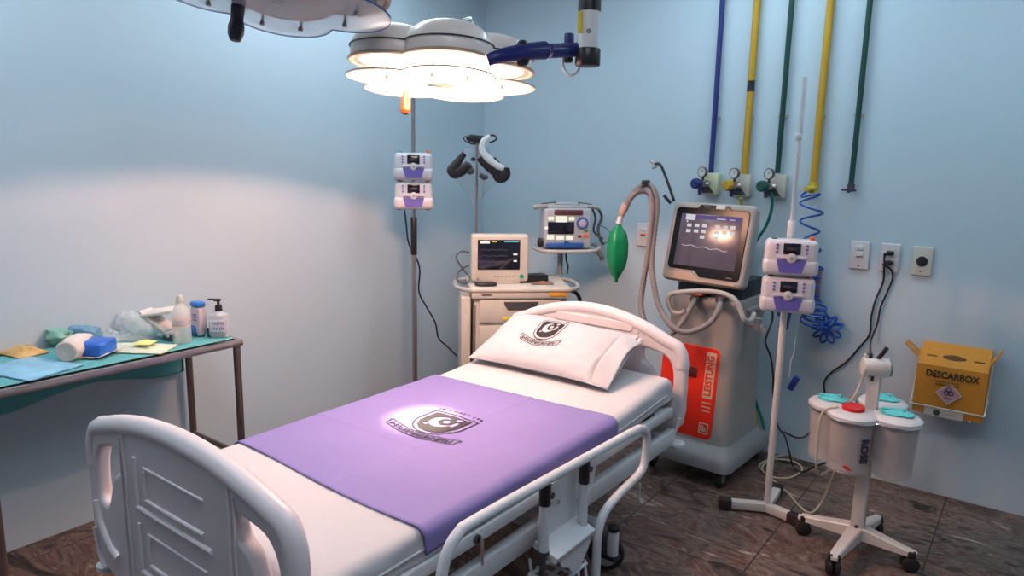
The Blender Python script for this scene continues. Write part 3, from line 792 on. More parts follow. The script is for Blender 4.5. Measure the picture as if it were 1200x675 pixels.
# ventilation masks in a hanging clear bag
hb_ = thing('mask_harness', 'black and white head harness with clear cone bag hanging on the tall trolley rod', 'breathing mask', (b_.x, b_.y, zrt), RZT)
HM = Matrix.Translation((b_.x, b_.y, zrt)) @ RZ(RZT)
s = 1/ (CF/ math.hypot(b_.x, b_.y)) * 1.0      # metres per pixel there
def hp(px, py, y=0): return Vector(((px-558)*s, y-.05, -(py-168)*s*.98))
STRAPW = mat('white_strap', (.62, .64, .66), .6)
CONEM = mat('cone_film', (.45, .52, .56), .25, alpha=.2, spec=.5)
def strap(P, w, y=0, th=.008):
    """flat strap following the pixels P (x,y,width)"""
    pts = catmull([hp(a, b2, y) for a, b2, _ in P], 6); ws = []
    n = len(pts)
    for i in range(n):
        t = i/(n-1)*(len(P)-1); k = min(int(t), len(P)-2); f_ = t-k; ws.append((P[k][2]*(1-f_)+P[k+1][2]*f_)*s*.62)
    bb = bmesh.new(); rings = []
    for i, p in enumerate(pts):
        t = (pts[min(i+1, n-1)]-pts[max(i-1, 0)]).normalized(); nn = Vector((-t.z, 0, t.x)); yy = Vector((0, 1, 0)); r = []
        for k in range(10):
            a = 2*pi*k/10; r.append(bb.verts.new(p+nn*ws[i]*cos(a)+yy*th*sin(a)))
        rings.append(r)
    for A, B2 in zip(rings, rings[1:]):
        for k in range(10): bb.faces.new([A[k], A[(k+1) % 10], B2[(k+1) % 10], B2[k]])
    bb.faces.new(rings[0][::-1]); bb.faces.new(rings[-1])
    m_ = MB(); m_._merge(bb); return m_
BK = BLACK
strap([(545, 163, 3), (549, 162, 6), (556, 163, 7), (563, 163, 6), (568, 162, 4)], 0).build('top_strap', BK, hb_, world=False)
MB().tube([hp(545, 160), hp(542, 162), hp(543, 165), hp(546, 167)], .0035).tube([hp(571, 167), hp(574, 166), hp(579, 163), hp(577, 159), hp(572, 159), hp(569, 163)], .0055).build('buckle', BK, hb_, world=False)
strap([(572, 160, 4), (566, 164, 6), (563, 171, 6), (564, 178, 6), (570, 185, 7), (576, 190, 6), (582, 194, 6), (588, 196, 5)], 0, -.012).build('white_strap', STRAPW, hb_, world=False)
strap([(543, 180, 5), (539, 185, 6), (534, 192, 8), (529, 200, 10), (536, 201, 9), (543, 196, 8), (548, 192, 7)], 0, -.006).build('left_strap', BK, hb_, world=False)
strap([(529, 196, 7), (531, 204, 8), (540, 201, 8), (546, 195, 9), (550, 200, 7), (553, 197, 4)], 0, .006).build('left_cup', DGREY, hb_, world=False)
strap([(560, 184, 6), (564, 189, 7), (571, 195, 8), (578, 200, 9), (584, 206, 12), (590, 203, 10), (591, 195, 6)], 0, -.006).build('right_strap', BK, hb_, world=False)
strap([(551, 188, 2), (553, 186, 4), (556, 187, 2)], 0).build('clip', BK, hb_, world=False)
strap([(577, 184, 3), (579, 188, 4), (583, 191, 3)], 0).build('clip', BK, hb_, world=False)
strap([(561, 204, 4), (566, 207, 5), (570, 206, 3)], 0, .004).build('mask_edge', DGREY, hb_, world=False)
cz0, cz1, cz2 = hp(0, 240).z, hp(0, 205).z, hp(0, 172).z
MB().lathe([(.012, cz0), (.05, cz0+.06), (.145, cz1-.01), (.16, cz1+.01), (.12, cz1+.06), (.07, cz2), (.03, cz2+.01)], 28, T(0, .035, 0) @ Matrix.Diagonal((1, .42, 1, 1)), wob=lambda k, z: 1+.05*sin(k*19)).build('cone_bag', CONEM, hb_, world=False)

# patient monitor
mo = thing('patient_monitor', 'cream patient monitor with dark screen standing on the trolley top', 'monitor', tuple(W3((-.112, .14, .97))), RZT)
MB().box((0, .03, .15), (.335, .10, .275), .014, 3).box((0, .10, .14), (.27, .09, .22), .03, 3).box((0, .05, .01), (.24, .13, .02), .006).build('monitor_case', TC, mo, world=False)
sc = MB().box((-.008, -.0215, .172), (.248, .005, .175), .002).build('screen', SCREEN, mo, world=False)
EW, EC, EY = emat('lit_white', (.8, .8, .75), 1.0), emat('lit_cyan', (.2, .6, .65), .8), emat('lit_yellow', (.75, .65, .15), .9)
ED = emat('lit_dim', (.35, .33, .32), .35)
b = MB(); b.box((-.09, -.0248, .245), (.055, .001, .014)); b.box((.088, -.0248, .175), (.024, .001, .009)); b.box((.088, -.0248, .136), (.02, .001, .009)); b.build('white_readout', EW, sc, world=False)
MB().box((-.035, -.0248, .25), (.03, .001, .008)).build('yellow_readout', EY, sc, world=False)
MB().box((.065, -.0248, .250), (.085, .001, .007)).build('cyan_readout', EC, sc, world=False)
b = MB()
for k, z in enumerate((.20, .165, .13)): b.tube([(-.115+.012*j, -.0248, z+(.006 if j % 4 == 2 else 0)) for j in range(14)], .0011, seg=6, smooth=False)
b.build('trace_lines', ED, sc, world=False)
MB().cyl((.128, -.019, .045), (.128, -.026, .045), .013, seg=20).build('power_knob', mat('green_button', (.02, .30, .20), .4), mo, world=False)
b = MB()
for k in range(6): b.box((-.03+.022*k, -.021, .045), (.013, .004, .005), .001)
b.cyl((-.13, -.019, .03), (-.13, -.024, .03), .008, seg=14); b.build('buttons', GREYP, mo, world=False)
MB().tube([W3((-.29, .16, 1.15)), W3((-.34, .15, 1.155)), W3((-.365, .14, 1.12)), W3((-.33, .13, 1.06)), W3((-.29, .12, 1.01)), W3((-.30, .10, .985)), W3((-.33, .12, .975)), W3((-.36, .16, .99)), W3((-.345, .17, 1.04)), W3((-.29, .16, 1.075))], .0045).build('sensor_cable', DGREY)
tag(bpy.data.objects['sensor_cable'], 'thin dark sensor cable looping at the left side of the cream monitor', 'cable')
o = MB(T(*W3((-.20, .06, .97))) @ RZ(RZT)).ball((0, 0, .011), (.13, .07, .024), p=3).build('blood_pressure_cuff', BLACK); tag(o, 'flat black cuff in front of the cream monitor foot', 'cuff')
o = MB(T(*W3((.11, .21, .97))) @ RZ(RZT+.2)).box((0, 0, .018), (.13, .12, .034), .006).box((.01, 0, .038), (.12, .11, .006), .002).build('black_case', BLACK); tag(o, 'small black case on the trolley top right of the monitor', 'case')
c = W3((.14, .12, .97)); o = crumple(c, .13, .07, .02, RZT, 44).build('coiled_lead', mat('brown_lead', (.24, .13, .09), .5, var=.4, bump=.4), None, sharp=30); tag(o, 'brown coiled lead lying on the trolley top beside the monitor', 'cable')

# defibrillator on the shelf
dx = pc.x+.02
df = thing('defibrillator', 'grey and blue defibrillator with side paddles on the trolley shelf', 'defibrillator', tuple(W3((dx, pc.y-.13, zs+.001))), RZT)
DG = mat('defib_grey', (.42, .43, .46), .45)
b = MB().box((0, .11, .13), (.30, .20, .25), .02, 3); b.box((0, .11, .262), (.25, .16, .02), .008)
b.build('housing', DG, df, world=False)
MB().box((-.045, .008, .135), (.165, .006, .075), .003).build('screen', SCREEN, df, world=False)
MB().box((0, .006, .232), (.18, .012, .032), .008).build('handle_recess', mat('maroon', (.10, .035, .04), .5), df, world=False)
MB().tube([(-.10, .02, .235), (-.11, .06, .27), (-.05, .09, .278), (.05, .09, .278), (.11, .06, .27), (.10, .02, .235)], .011).build('carry_handle', DG, df, world=False)
b = MB(); b.box((-.11, .006, .193), (.035, .008, .022), .003); b.box((-.045, .006, .19), (.07, .008, .038), .004); b.box((.02, .006, .193), (.035, .008, .022), .003)
b.box((-.11, .006, .078), (.045, .008, .03), .003); b.box((-.05, .006, .075), (.05, .008, .026), .003); b.box((.01, .006, .075), (.045, .008, .026), .003); b.cyl((-.138, .01, .135), (-.138, .003, .135), .011, seg=14)
b.build('light_keys', emat('back_lit_key', (.85, .85, .7), .9), df, world=False)
MB().lathe([(.028, 0), (.038, .0), (.038, .008), (.028, .008)], 28, T(.088, .012, .165) @ RX(pi/2)).build('dial_ring', mat('dial_blue', (.04, .13, .45), .4), df, world=False)
MB().cyl((.088, .012, .165), (.088, -.008, .165), .024, seg=24, bev=.003).build('dial_knob', mat('dial_lilac', (.42, .40, .52), .4), df, world=False)
MB().box((.072, .006, .085), (.022, .008, .014), .002).build('dark_key', mat('dk_red', (.12, .03, .02), .4), df, world=False)
MB().box((.112, .006, .088), (.026, .010, .018), .002).build('orange_key', ORNG, df, world=False)
MB().box((.112, .006, .120), (.022, .009, .012), .002).build('green_key', mat('gk', (.03, .30, .12), .4), df, world=False)
MB().box((-.02, .004, .028), (.24, .02, .036), .01).cyl((-.01, .0, .04), (-.01, -.01, .04), .018, seg=16).build('paper_door', mat('door_blue', (.02, .10, .35), .4), df, world=False)
for sx in (-1, 1):
    pd = MB().box((sx*.135, .08, .268), (.12, .06, .022), .009, 3, rot=(0, sx*.12, 0)).cyl((sx*.185, .08, .262), (sx*.21, .08, .254), .016, seg=14).build('paddle', LGREY, df, world=False)
    MB().box((sx*.115, .08, .283), (.09, .035, .008), .003, rot=(0, sx*.12, 0)).build('paddle_grip', DGREY, pd, world=False)
MB().tube([(.20, .08, .255), (.225, .07, .20), (.20, .05, .13), (.215, .04, .06), (.235, .03, .03)], .009, ribs=.25, n=12).tube([(.17, .10, .25), (.19, .09, .19), (.18, .08, .11), (.24, .08, .06)], .007).build('paddle_cord', DGREY, df, world=False)
MB().tube([(.235, .02, .04), (.27, .02, .055), (.275, .02, .09), (.25, .02, .13), (.21, .03, .15)], .003).build('sensor_lead', mat('teal_lead', (.03, .14, .22), .4), df, world=False)
MB().ball((-.172, .02, .045), (.035, .05, .055), p=3).build('side_connector', BLACK, df, world=False)
o = MB().tube([W3((pc.x+.035, pc.y+.01, zs-.02)), W3((pc.x+.04, pc.y, zs-.08)), W3((pc.x+.05, pc.y-.01, 1.02)), W3((pc.x+.045, pc.y-.02, .976))], .006).build('power_cable', BLACK); tag(o, 'black cable hanging from the shelf beside its column', 'cable')
o = MB().tube([W3((.28, .30, .88)), W3((.34, .32, .90)), W3((.40, .33, .87)), W3((.43, .34, .80)), W3((.44, .36, .6))], .008).tube([W3((.28, .33, .86)), W3((.36, .35, .88)), W3((.42, .36, .82)), W3((.45, .38, .6))], .006).build('power_cable', BLACK); tag(o, 'black cables coming out of the right side of the cream trolley', 'cable')
def loft(secs, n=8, sub=4, M=None):
    """secs: (z, cx, cy, w, d, r) rounded rectangles stacked; smooth between"""
    b = MB(M); vals = []
    S = [Vector(s[:3]) for s in secs]
    K = []
    for i in range(len(secs)-1):
        for k in range(sub):
            t = k/sub; a, c = secs[i], secs[i+1]
            p, q = secs[max(i-1, 0)], secs[min(i+2, len(secs)-1)]
            K.append([.5*((2*a[j])+(c[j]-p[j])*t+(2*p[j]-5*a[j]+4*c[j]-q[j])*t*t+(3*a[j]-3*c[j]+q[j]-p[j])*t**3) for j in range(6)])
    K.append(list(secs[-1])); bb = bmesh.new(); rings = []
    for z, cx, cy, w, d, r in K:
        r = max(.002, min(r, w/2-.001, d/2-.001))
        rings.append([bb.verts.new((cx+x, cy+y, z)) for x, y in rrect(-w/2, -d/2, w/2, d/2, r, n)])
    m_ = len(rings[0])
    for A, B in zip(rings, rings[1:]):
        for k in range(m_): bb.faces.new([A[k], A[(k+1) % m_], B[(k+1) % m_], B[k]])
    bb.faces.new(rings[0][::-1]); bb.faces.new(rings[-1]); return b._merge(bb)
# ---------------------------------------------------------------- ventilator
VX, VY, VR = -1.40, 3.768, R(-3)
VM = Matrix.Translation((VX, VY, 0)) @ RZ(VR)
VW = lambda x, y, z: VM @ Vector((x, y, z))
ve = thing('ventilator', 'grey hospital ventilator with a tilted touch screen and a red front panel', 'ventilator', (VX, VY, 0), VR)
VG = mat('ventilator_grey', (.33, .31, .29), .42)
VB = mat('ventilator_base_grey', (.27, .27, .28), .45)
loft([(.095, 0, 0, .52, .62, .05), (.13, 0, 0, .52, .62, .06), (.165, 0, .0, .50, .60, .07), (.205, 0, .0, .44, .52, .08), (.21, 0, .0, .43, .50, .08)]).build('base', VB, ve, world=False)
loft([(.205, 0, .0, .43, .47, .06), (.35, 0, .0, .41, .43, .06), (.60, 0, .01, .40, .40, .06), (.80, 0, .02, .40, .38, .05), (.94, 0, .02, .42, .39, .05), (.985, 0, .02, .42, .38, .05)]).build('column', VG, ve, world=False)
loft([(.985, 0, .03, .36, .32, .03), (1.08, 0, .03, .37, .30, .03)]).build('neck', BLACK, ve, world=False)
for sx in (-1, 1):
    for y in (-.25, .25):
        w = MB().lathe([(0, -.016), (.035, -.016), (.048, -.01), (.048, .01), (.035, .016), (0, .016)], 24, T(sx*.20, y, .048) @ RY(pi/2)).build('caster_wheel', RUBBER, ve, world=False)
        MB().cyl((sx*.20-sx*.018, y, .048), (sx*.20+sx*.018, y, .048), .022, seg=16).box((sx*.20, y+.005, .088), (.05, .05, .02), .006).build('caster_hub', GREYP, w, world=False)
# red panel
Pf = VW(0, -.215, .5)
def vloc(px, py, yl):
    """local coordinates of the sight line's hit on the plane y_local = yl"""
    o = VM.inverted() @ CPOS; d = VM.inverted().to_3x3() @ ray(px, py); return o+d*((yl-o.y)/d.y)
rp1, rp0 = vloc(842, 410, -.21), vloc(842, 514, -.21)
rx1 = rp1.x; rx0 = rx1-.33; rz1, rz0 = vloc(835, 410, -.21).z, vloc(830, 515, -.21).z
def front_y(z): return -.2-.035*max(0, (.6-z)/.4)+.0
Mp = T(0, -.212, 0) @ RX(pi/2+.045)
pz = (rz0+rz1)/2
Mp = T(0, -.2005, pz) @ RX(pi/2-.11)
rdp = MB(Mp).plate(rrect(rx0, rz0-pz, rx1, rz1-pz, .03), t=.014, bev=.004).build('red_panel', RED, ve, world=False)
hh = (rz1-rz0)
MB(Mp).plate(rrect(rx1-.072, -hh*.05-.0, rx1-.018, hh*.45, .004), t=.0165, bev=.001).build('name_strip', CREAM, rdp, world=False)
MB(Mp @ T(rx1-.045, hh*.20, .0088) @ RZ(pi/2)).text('LEISTUNG', .052, Matrix.Identity(4), bold=.0018, sx=hh*.47/.215*.86).build('name_lettering', RED, rdp, world=False)
b = MB(Mp)
for k in range(3): b.box((rx1-.045, -hh*.10-.022*k, .008), (.05, .006, .002))
b.plate(rrect(rx1-.072, -hh*.44, rx1-.02, -hh*.44+.058, .004), [rrect(rx1-.067, -hh*.44+.005, rx1-.025, -hh*.44+.053, .003)], t=.018, bev=.0005)
b.build('logo_marks', CREAM, rdp, world=False)
MB(Mp @ T(rx1-.046, -hh*.44+.029, .0088) @ RZ(pi/2)).text('IP', .045, Matrix.Identity(4), bold=.001).build('logo_letters', CREAM, rdp, world=False)
MB(Mp).box((rx1-.14, hh*.20, .008), (.05, .055, .003), .001).build('dark_symbol', mat('dark_red_symbol', (.12, .01, .01), .5), rdp, world=False)
# head
HT = R(-13)
hc = vloc(829, 285, -.20)
Mh = T(hc.x, -.20, hc.z) @ RZ(R(-3)) @ RX(pi/2+HT)     # local x right, y up the panel, z toward the viewer
hd = MB(Mh); hd.plate(rrect(-.235, -.215, .232, .212, .03), t=.07, bev=.02, bres=3, M=T(0, 0, -.03))
hd.box((0, 0, -.11), (.40, .36, .14), .05, 3)
hd = hd.build('screen_head', VG, ve, world=False)
bz = MB(Mh).plate([(-.205, .165), (-.19, .18), (-.085, .18), (-.068, .198), (.09, .198), (.105, .18), (.195, .18), (.208, .165), (.208, -.165), (.195, -.182), (-.01, -.182), (-.045, -.150), (-.19, -.150), (-.205, -.135)], [], t=.012, bev=.003, M=T(0, 0, .004)).build('screen_bezel', mat('bezel_black', (.006, .006, .008), .22, spec=.25), hd, world=False)
VSC = mat('screen_panel', (.02, .015, .03), .22, emit=(.20, .13, .16), estr=.32, spec=.8)
MB(Mh).box((.003, .008, .0102), (.345, .275, .002), .0005).build('touch_screen', VSC, hd, world=False)
b = MB(Mh); Z_ = .0116
for px, py in ((-.115, .085), (-.115, .055), (-.07, .087), (-.07, .057), (-.028, .088), (-.028, .058), (-.03, .028), (.045, .088), (.045, .058), (.045, .028), (.09, .088), (.09, .060), (.13, .09), (.13, .06)):
    b.box((px, py, Z_), (.026, .017, .0005), .0001)
b.box((-.115, .128, Z_), (.055, .030, .0005), .0001); b.box((.06, .128, Z_), (.05, .005, .0005)); b.box((.12, .128, Z_), (.03, .004, .0005))
b.box((-.13, .105, Z_), (.008, .008, .0005))
b.tube([(-.14+.02*k, -.02-.004*sin(k*1.7)-.001*k, Z_) for k in range(14)], .0014, seg=6)
b.build('screen_icons', emat('screen_icon_light', (.62, .62, .66), .85), hd, world=False)
MB(Mh).box((0, .132, .0113), (.33, .02, .0004)).build('screen_header', emat('screen_header_light', (.16, .11, .34), .6), hd, world=False)
MB(Mh).box((.045, .190, .0115), (.05, .022, .001), .0003).build('head_sticker', mat('sticker_white', (.72, .72, .70), .5), hd, world=False)
scrib(Mh @ T(-.03, .188, .0105), .04, .006, ((0, 0),)).build('bezel_print', GREYP, hd, world=False)
scrib(Mh @ T(.155, -.168, .0105), .035, .005, ((0, 0),)).build('bezel_mark', LGREY, hd, world=False)
MB(Mh).plate([(-.205, -.165), (-.06, -.165), (-.02, -.195), (.19, -.195), (.19, -.206), (-.205, -.206)], [], t=.008, bev=.002, M=T(0, 0, .004)).build('chin_trim', mat('tan_trim', (.46, .33, .25), .45), hd, world=False)
# handle
hp_ = [vloc(x, y, -.33) for x, y in ((803, 364), (797, 367), (788, 365), (784, 357), (783, 349), (788, 344), (800, 342), (825, 341), (848, 344), (862, 352), (868, 364), (872, 374))]
hp_ += [vloc(879, 376, -.28), vloc(884, 368, -.22)]
MB().tube(hp_, .0125, seg=12).build('front_handle', LGREY, ve, world=False)
b = MB()
for px in (815, 845):
    p = vloc(px, 350, -.20); b.cyl((p.x, -.14, p.z), (p.x, -.225, p.z-.005), .024, .02, seg=20)
    b.lathe([(.026, 0), (.026, .012), (.018, .012), (.018, 0)], 20, T(p.x, -.20, p.z) @ RX(pi/2))
b.build('hose_ports', DGREY, ve, world=False)
MB().box((vloc(818, 345, -.2).x, -.19, vloc(818, 345, -.2).z+.01), (.06, .05, .03), .008).build('orange_filter', mat('filter_orange', (.55, .14, .06), .5), ve, world=False)
MB().box((.205, .02, .93), (.05, .22, .03), .01).build('side_bar', GREYP, ve, world=False)
p = vloc(883, 385, 0.0)
MB().cyl((.20, -.08, .86), (.30, -.08, .86), .012).cyl((.27, -.08, .84), (.27, -.08, .90), .02, seg=16).cyl((.29, -.08, .86), (.31, -.08, .83), .016).build('side_valve', GREYP, ve, world=False)
# breathing hoses
def vp3(L): return [ay(x, y, Y) for x, y, Y in L]
bc = thing('breathing_circuit', 'grey corrugated breathing hose arching from the ventilator to the green bag', 'breathing hose', tuple(ay(757, 300, 3.42)[:2])+(0.9,))
A = vp3([(845, 350, 3.53), (842, 362, 3.47), (834, 376, 3.42), (818, 386, 3.38), (800, 389, 3.35), (785, 380, 3.34), (772, 358, 3.36), (765, 325, 3.38), (764, 300, 3.4), (768, 262, 3.42), (770, 238, 3.42), (766, 222, 3.42), (757, 216, 3.42), (746, 222, 3.42), (737, 234, 3.41), (733, 243, 3.40)])
MB().tube(A, .0145, seg=12, n=14, ribs=.13).build('corrugated_hose', HOSE, bc, sharp=80)
A = vp3([(815, 351, 3.53), (808, 362, 3.47), (799, 378, 3.42), (786, 391, 3.38), (770, 392, 3.35), (757, 380, 3.34), (751, 358, 3.36), (754, 330, 3.38), (759, 300, 3.39), (763, 262, 3.40), (764, 240, 3.40), (760, 226, 3.40), (750, 224, 3.40), (740, 231, 3.39), (734, 241, 3.39), (731, 246, 3.39)])
MB().tube(A, .0145, seg=12, n=14, ribs=.13).build('corrugated_hose', HOSE, bc, sharp=80)
c = ay(757, 214, 3.41); MB().box(tuple(c), (.03, .05, .025), .006).build('hose_clip', BLACK, bc)
p0, p1, p2 = ay(734, 239, 3.395), ay(728, 252, 3.39), ay(725, 262, 3.39)
yp = MB().cyl(p0, p1, .022, .018, seg=18, bev=.003).build('wye_piece', mat('wye_pink', (.42, .30, .27), .45), bc)
MB().cyl(p1, p2, .013, .016, seg=18).build('white_connector', WHITE, bc)
MB().cyl(p1+Vector((0, 0, .006)), p1-Vector((0, 0, .004)), .0175, seg=18).build('brass_ring', mat('brass', (.40, .30, .12), .35, .6), yp)
top = ay(725, 262, 3.39); bot = ay(723, 331, 3.39); L = top.z-bot.z
gb = thing('breathing_bag', 'green rubber breathing bag hanging from the hose left of the ventilator', 'breathing bag', (top.x, top.y, bot.z))
prof = [(0, 0), (.008, .0), (.010, .025), (.022, .05), (.043, .10), (.053, .17), (.053, .25), (.044, .31), (.022, .345), (.016, .355), (.015, .37)]
k = L/.37; prof = [(r*1.02, z*k) for r, z in prof]
MB().lathe(prof, 36, T(0, 0, 0) @ Matrix.Shear('XY', 4, (-.0, 0)), wob=lambda q, z: 1+.09*sin(q*2*pi*4+z*6)+.03*sin(q*2*pi*9+1)).build('bag_body', BAGG, gb, world=False)
# support arm
s1 = vp3([(790, 236, 3.66), (783, 215, 3.66), (776, 197, 3.66), (772, 192, 3.66), (768, 192, 3.66)])
MB().tube(s1, .008, seg=10).tube(vp3([(786, 238, 3.66), (778, 229, 3.66)]), .009, smooth=False).build('support_arm', BLACK, ve)
b = MB().tube(vp3([(769, 192, 3.66), (764, 190, 3.66), (761, 187, 3.66)]), .007).tube(vp3([(770, 194, 3.66), (766, 197, 3.66), (764, 196, 3.66)]), .006).build('arm_clip', STEEL, ve)

# ---------------------------------------------------------------- wall pipes and outlets
def wall_x(px, py): return ay(px, py, YB-.03).x
PIPES = [('gas_pipe', 833, 203, BLUPIPE, .0150, 'dark blue gas pipe running up the back wall above the ventilator'),
         ('gas_pipe', 872, 205, YELP, .0195, 'left one of the two yellow gas pipes, ending at the yellow valve box'),
         ('gas_pipe', 911, 203, GRNPIPE, .0145, 'dark green gas pipe ending at the gauge with the green hose'),
         ('gas_pipe', 953, 220, YELP, .0195, 'right one of the two yellow gas pipes, ending at the coiled blue hose'),
         ('gas_pipe', 997, 220, GRNPIPE, .0140, 'rightmost dark green gas pipe ending in a small bare tap')]
for nm, px, py, mt_, r, lb in PIPES:
    p = ay(px, py, YB-.03); x = p.x
    g = thing(nm, lb, 'pipe', (x, YB-.03, p.z), 0, 'painted gas pipes on the back wall')
    MB().cyl((x, YB-.03, p.z), (x, YB-.03, ZC), r, seg=18).build('pipe_run', mt_, g)
    b = MB()
    for z in (1.95, 2.75): b.box((x, YB-.012, z), (.05, .024, .018), .003)
    b.build('wall_clips', LGREY, g)
    if px == 953:
        MB().cyl((x, YB-.03, p.z-.03), (x, YB-.03, p.z+.03), .026, seg=6).cyl((x+.01, YB-.03, p.z), (x-.02, YB-.10, p.z-.01), .016, seg=12).build('pipe_fitting', mat('valve_yellow', (.6, .42, .03), .4), g)
    if px == 997:
        MB().cyl((x, YB-.03, p.z-.02), (x, YB-.03, p.z+.02), .019, seg=6).box((x-.005, YB-.05, p.z-.012), (.075, .012, .012), .004).cyl((x, YB-.03, p.z-.01), (x, YB-.075, p.z-.015), .012).build('tap', mat('tap_metal', (.08, .06, .10), .4, .5), g)
    if px == 872:
        zb2 = zat(881, 101, (x, YB-.03)); MB().cyl((x, YB-.03, zb2-.03), (x, YB-.03, zb2+.03), r+.0015, seg=18).build('black_band', BLACK, g)
GASB = [(834, 215, BLUPIPE, mat('box_yellowish', (.60, .62, .42), .5), 'gas outlet box with the blue knob and gauge, leftmost of three'),
        (871, 217, YELP, IVORY, 'gas outlet box with the yellow knob and gauge, middle of three'),
        (911, 218, GRNPIPE, IVORY, 'gas outlet box with the green knob and gauge, rightmost of three')]
for i, (px, py, km, bm_, lb) in enumerate(GASB):
    p = ay(px, py, YB); x, z = p.x, p.z
    g = thing('gas_outlet', lb, 'gas outlet', (x, YB, z-.06), 0, 'gas outlet boxes on the back wall')
    MB().box((x, YB-.028, z), (.115, .056, .125), .006).build('outlet_box', bm_, g)
    MB(T(x-.005, YB-.057, z)).prism([(-.05, -.055), (.045, -.055), (-.01, .015)], -.004, .004, RX(pi/2)).build('shadowed_slot', DGREY, g)  # dark grey triangular flow outlet on the box front
    MB().cyl((x-.01, YB-.055, z+.0), (x-.01, YB-.12, z+.0), .022, .018, seg=18).cyl((x-.045, YB-.10, z), (x+.025, YB-.10, z), .015, seg=14).build('regulator_body', STEEL, g)
    MB().lathe([(0, 0), (.022, 0), (.030, .006), (.030, .038), (.024, .045), (0, .045)], 24, T(x-.035, YB-.115, z) @ RZ(R(-15)) @ RX(pi/2), wob=lambda q, z: 1+.04*cos(q*2*pi*8)).build('knob', km if i != 2 else mat('green_knob_plastic', (.0, .06, .05), .4), g)
    gm = T(x-.02, YB-.10, z+.068) @ RZ(R(-15)) @ RX(pi/2)
    ga = MB(gm).lathe([(0, -.012), (.029, -.012), (.031, .008), (.027, .012), (.026, .008)], 28).cyl((0, -.03, -.004), (0, -.06, -.004), .008, seg=10).build('gauge', DGREY, g)
    MB(gm).cyl((0, 0, .004), (0, 0, .009), .0262, seg=28).build('gauge_dial', mat('dial_face', (.55, .56, .58), .3), ga)
    MB(gm).box((.004, .006, .0095), (.003, .018, .001), rot=(0, 0, -.6)).build('gauge_needle', BLACK, ga)
    MB().cyl((x-.03, YB-.10, z-.015), (x-.03, YB-.10, z-.065), .014, .010, seg=14).build('hose_nipple', BLUPIPE if i < 2 else DGREY, g)
o = MB().tube([ay(904, 226, 4.05)]+vp3([(905, 236, 4.06), (903, 250, 4.08), (897, 266, 4.09), (888, 280, 4.10), (878, 300, 4.115), (876, 360, 4.125), (878, 430, 4.125), (884, 465, 4.125), (893, 492, 4.12), (896, 505, 4.10)]), .0085, seg=10).build('green_hose', GREENH)
tag(o, 'thin green hose dropping from the green gas gauge behind the ventilator', 'hose')
o = MB().tube(vp3([(868, 232, 4.05), (870, 260, 4.10), (874, 320, 4.125), (880, 380, 4.125), (882, 430, 4.125), (884, 470, 4.125), (887, 500, 4.12)]), .0095, seg=10).build('yellow_hose', mat('olive_hose', (.42, .38, .02), .45))
tag(o, 'olive yellow hose hanging on the wall just right of the ventilator', 'hose')
# coiled blue hose
xs = wall_x(953, 222); cp = []
z0 = ay(953, 222, YB-.05).z; rnd = random.Random(4)
th = 0; z = z0-.02
def cpx(z):
    t = (z0-z)
    return xs + .0 + .10*t - .03*max(0, t-.5)
P = [(xs-.015, YB-.10, z0-.01), (xs-.04, YB-.11, z0-.04)]
while z > z0-.60:
    r = .050+.012*sin(z*23); P.append((cpx(z)+r*cos(th), YB-.085+.042*sin(th), z)); th += pi/4
    z -= .0125 if z > z0-.42 else .0060
while z > z0-.72:
    r = .072+.012*sin(th*.37); P.append((cpx(z)+.03*sin(th*.11)+r*cos(th), YB-.09+.05*sin(th), z+.018*sin(th*1.0))); th += pi/4; z -= .0035
c = ay(968, 386, YB-.07); ph = th
for k in range(8*11):
    a = k*2*pi/8; pet = 2*pi*(k/8)/9.0
    rr = .043*(1-cos(a))*.85+.008; P.append((c.x+rr*cos(pet+.0)+.022*sin(a)*-sin(pet), YB-.035-.004*(k/8)+.012*sin(a), c.z+rr*sin(pet)+.022*sin(a)*cos(pet)))
o = MB().tube(P, .0058, seg=8, n=3).build('coiled_hose', mat('coil_blue', (.005, .07, .40), .3))
tag(o, 'coiled bright blue air hose hanging from the right yellow pipe', 'hose')
# electrical outlets
def outlet(px, py, lb, kind):
    p = ay(px, py, YB); g = thing('wall_socket', lb, 'wall socket', (p.x, YB, p.z-.07), 0, 'sockets on the back wall')
    x, z = p.x, p.z
    MB().box((x, YB-.008, z), (.092, .016, .148), .005, 3).build('cover_plate', IVORY if kind == 'round' else mat('socket_white', (.60, .57, .58), .35), g)
    if kind == 'switch':
        MB().box((x, YB-.019, z+.042), (.034, .008, .024), .003).box((x, YB-.019, z+.008), (.034, .008, .024), .003).build('rocker', WHITE, g)
        MB().box((x, YB-.0175, z-.006), (.034, .003, .004)).build('red_mark', REDC, g)
        MB().cyl((x, YB-.014, z-.055), (x, YB-.018, z-.055), .005, seg=12).build('screw', DGREY, g)
    if kind == 'double':
        for dz in (.028, -.022): MB(T(x, YB-.016, z+dz) @ RX(pi/2)).plate([(-.022, 0), (-.011, .016), (.011, .016), (.022, 0), (.011, -.016), (-.011, -.016)], [], t=.006, bev=.001).build('receptacle', mat('socket_insert', (.5, .48, .48), .4), g)
    if kind == 'round':
        MB().cyl((x, YB-.012, z), (x, YB-.020, z), .026, seg=28, bev=.002).build('round_jack', BLACK, g)
        MB().cyl((x-.002, YB-.014, z-.052), (x-.002, YB-.018, z-.052), .004, seg=10).build('screw', DGREY, g)
    if kind == 'red':
        MB().box((x, YB-.018, z+.0), (.036, .006, .012), .002).build('red_receptacle', REDC, g)
        MB().box((x, YB-.018, z+.035), (.036, .006, .018), .002).build('rocker', WHITE, g)
    return x, z
outlet(1008, 299, 'white switch plate with a red mark, leftmost of the three plates', 'switch')
ox, oz = outlet(1043, 302, 'white double socket with two black plugs in it', 'double')
outlet(1081, 306, 'cream square plate with a round black jack', 'round')
outlet(755, 275, 'white plate with a red socket, half hidden behind the breathing hose', 'red')
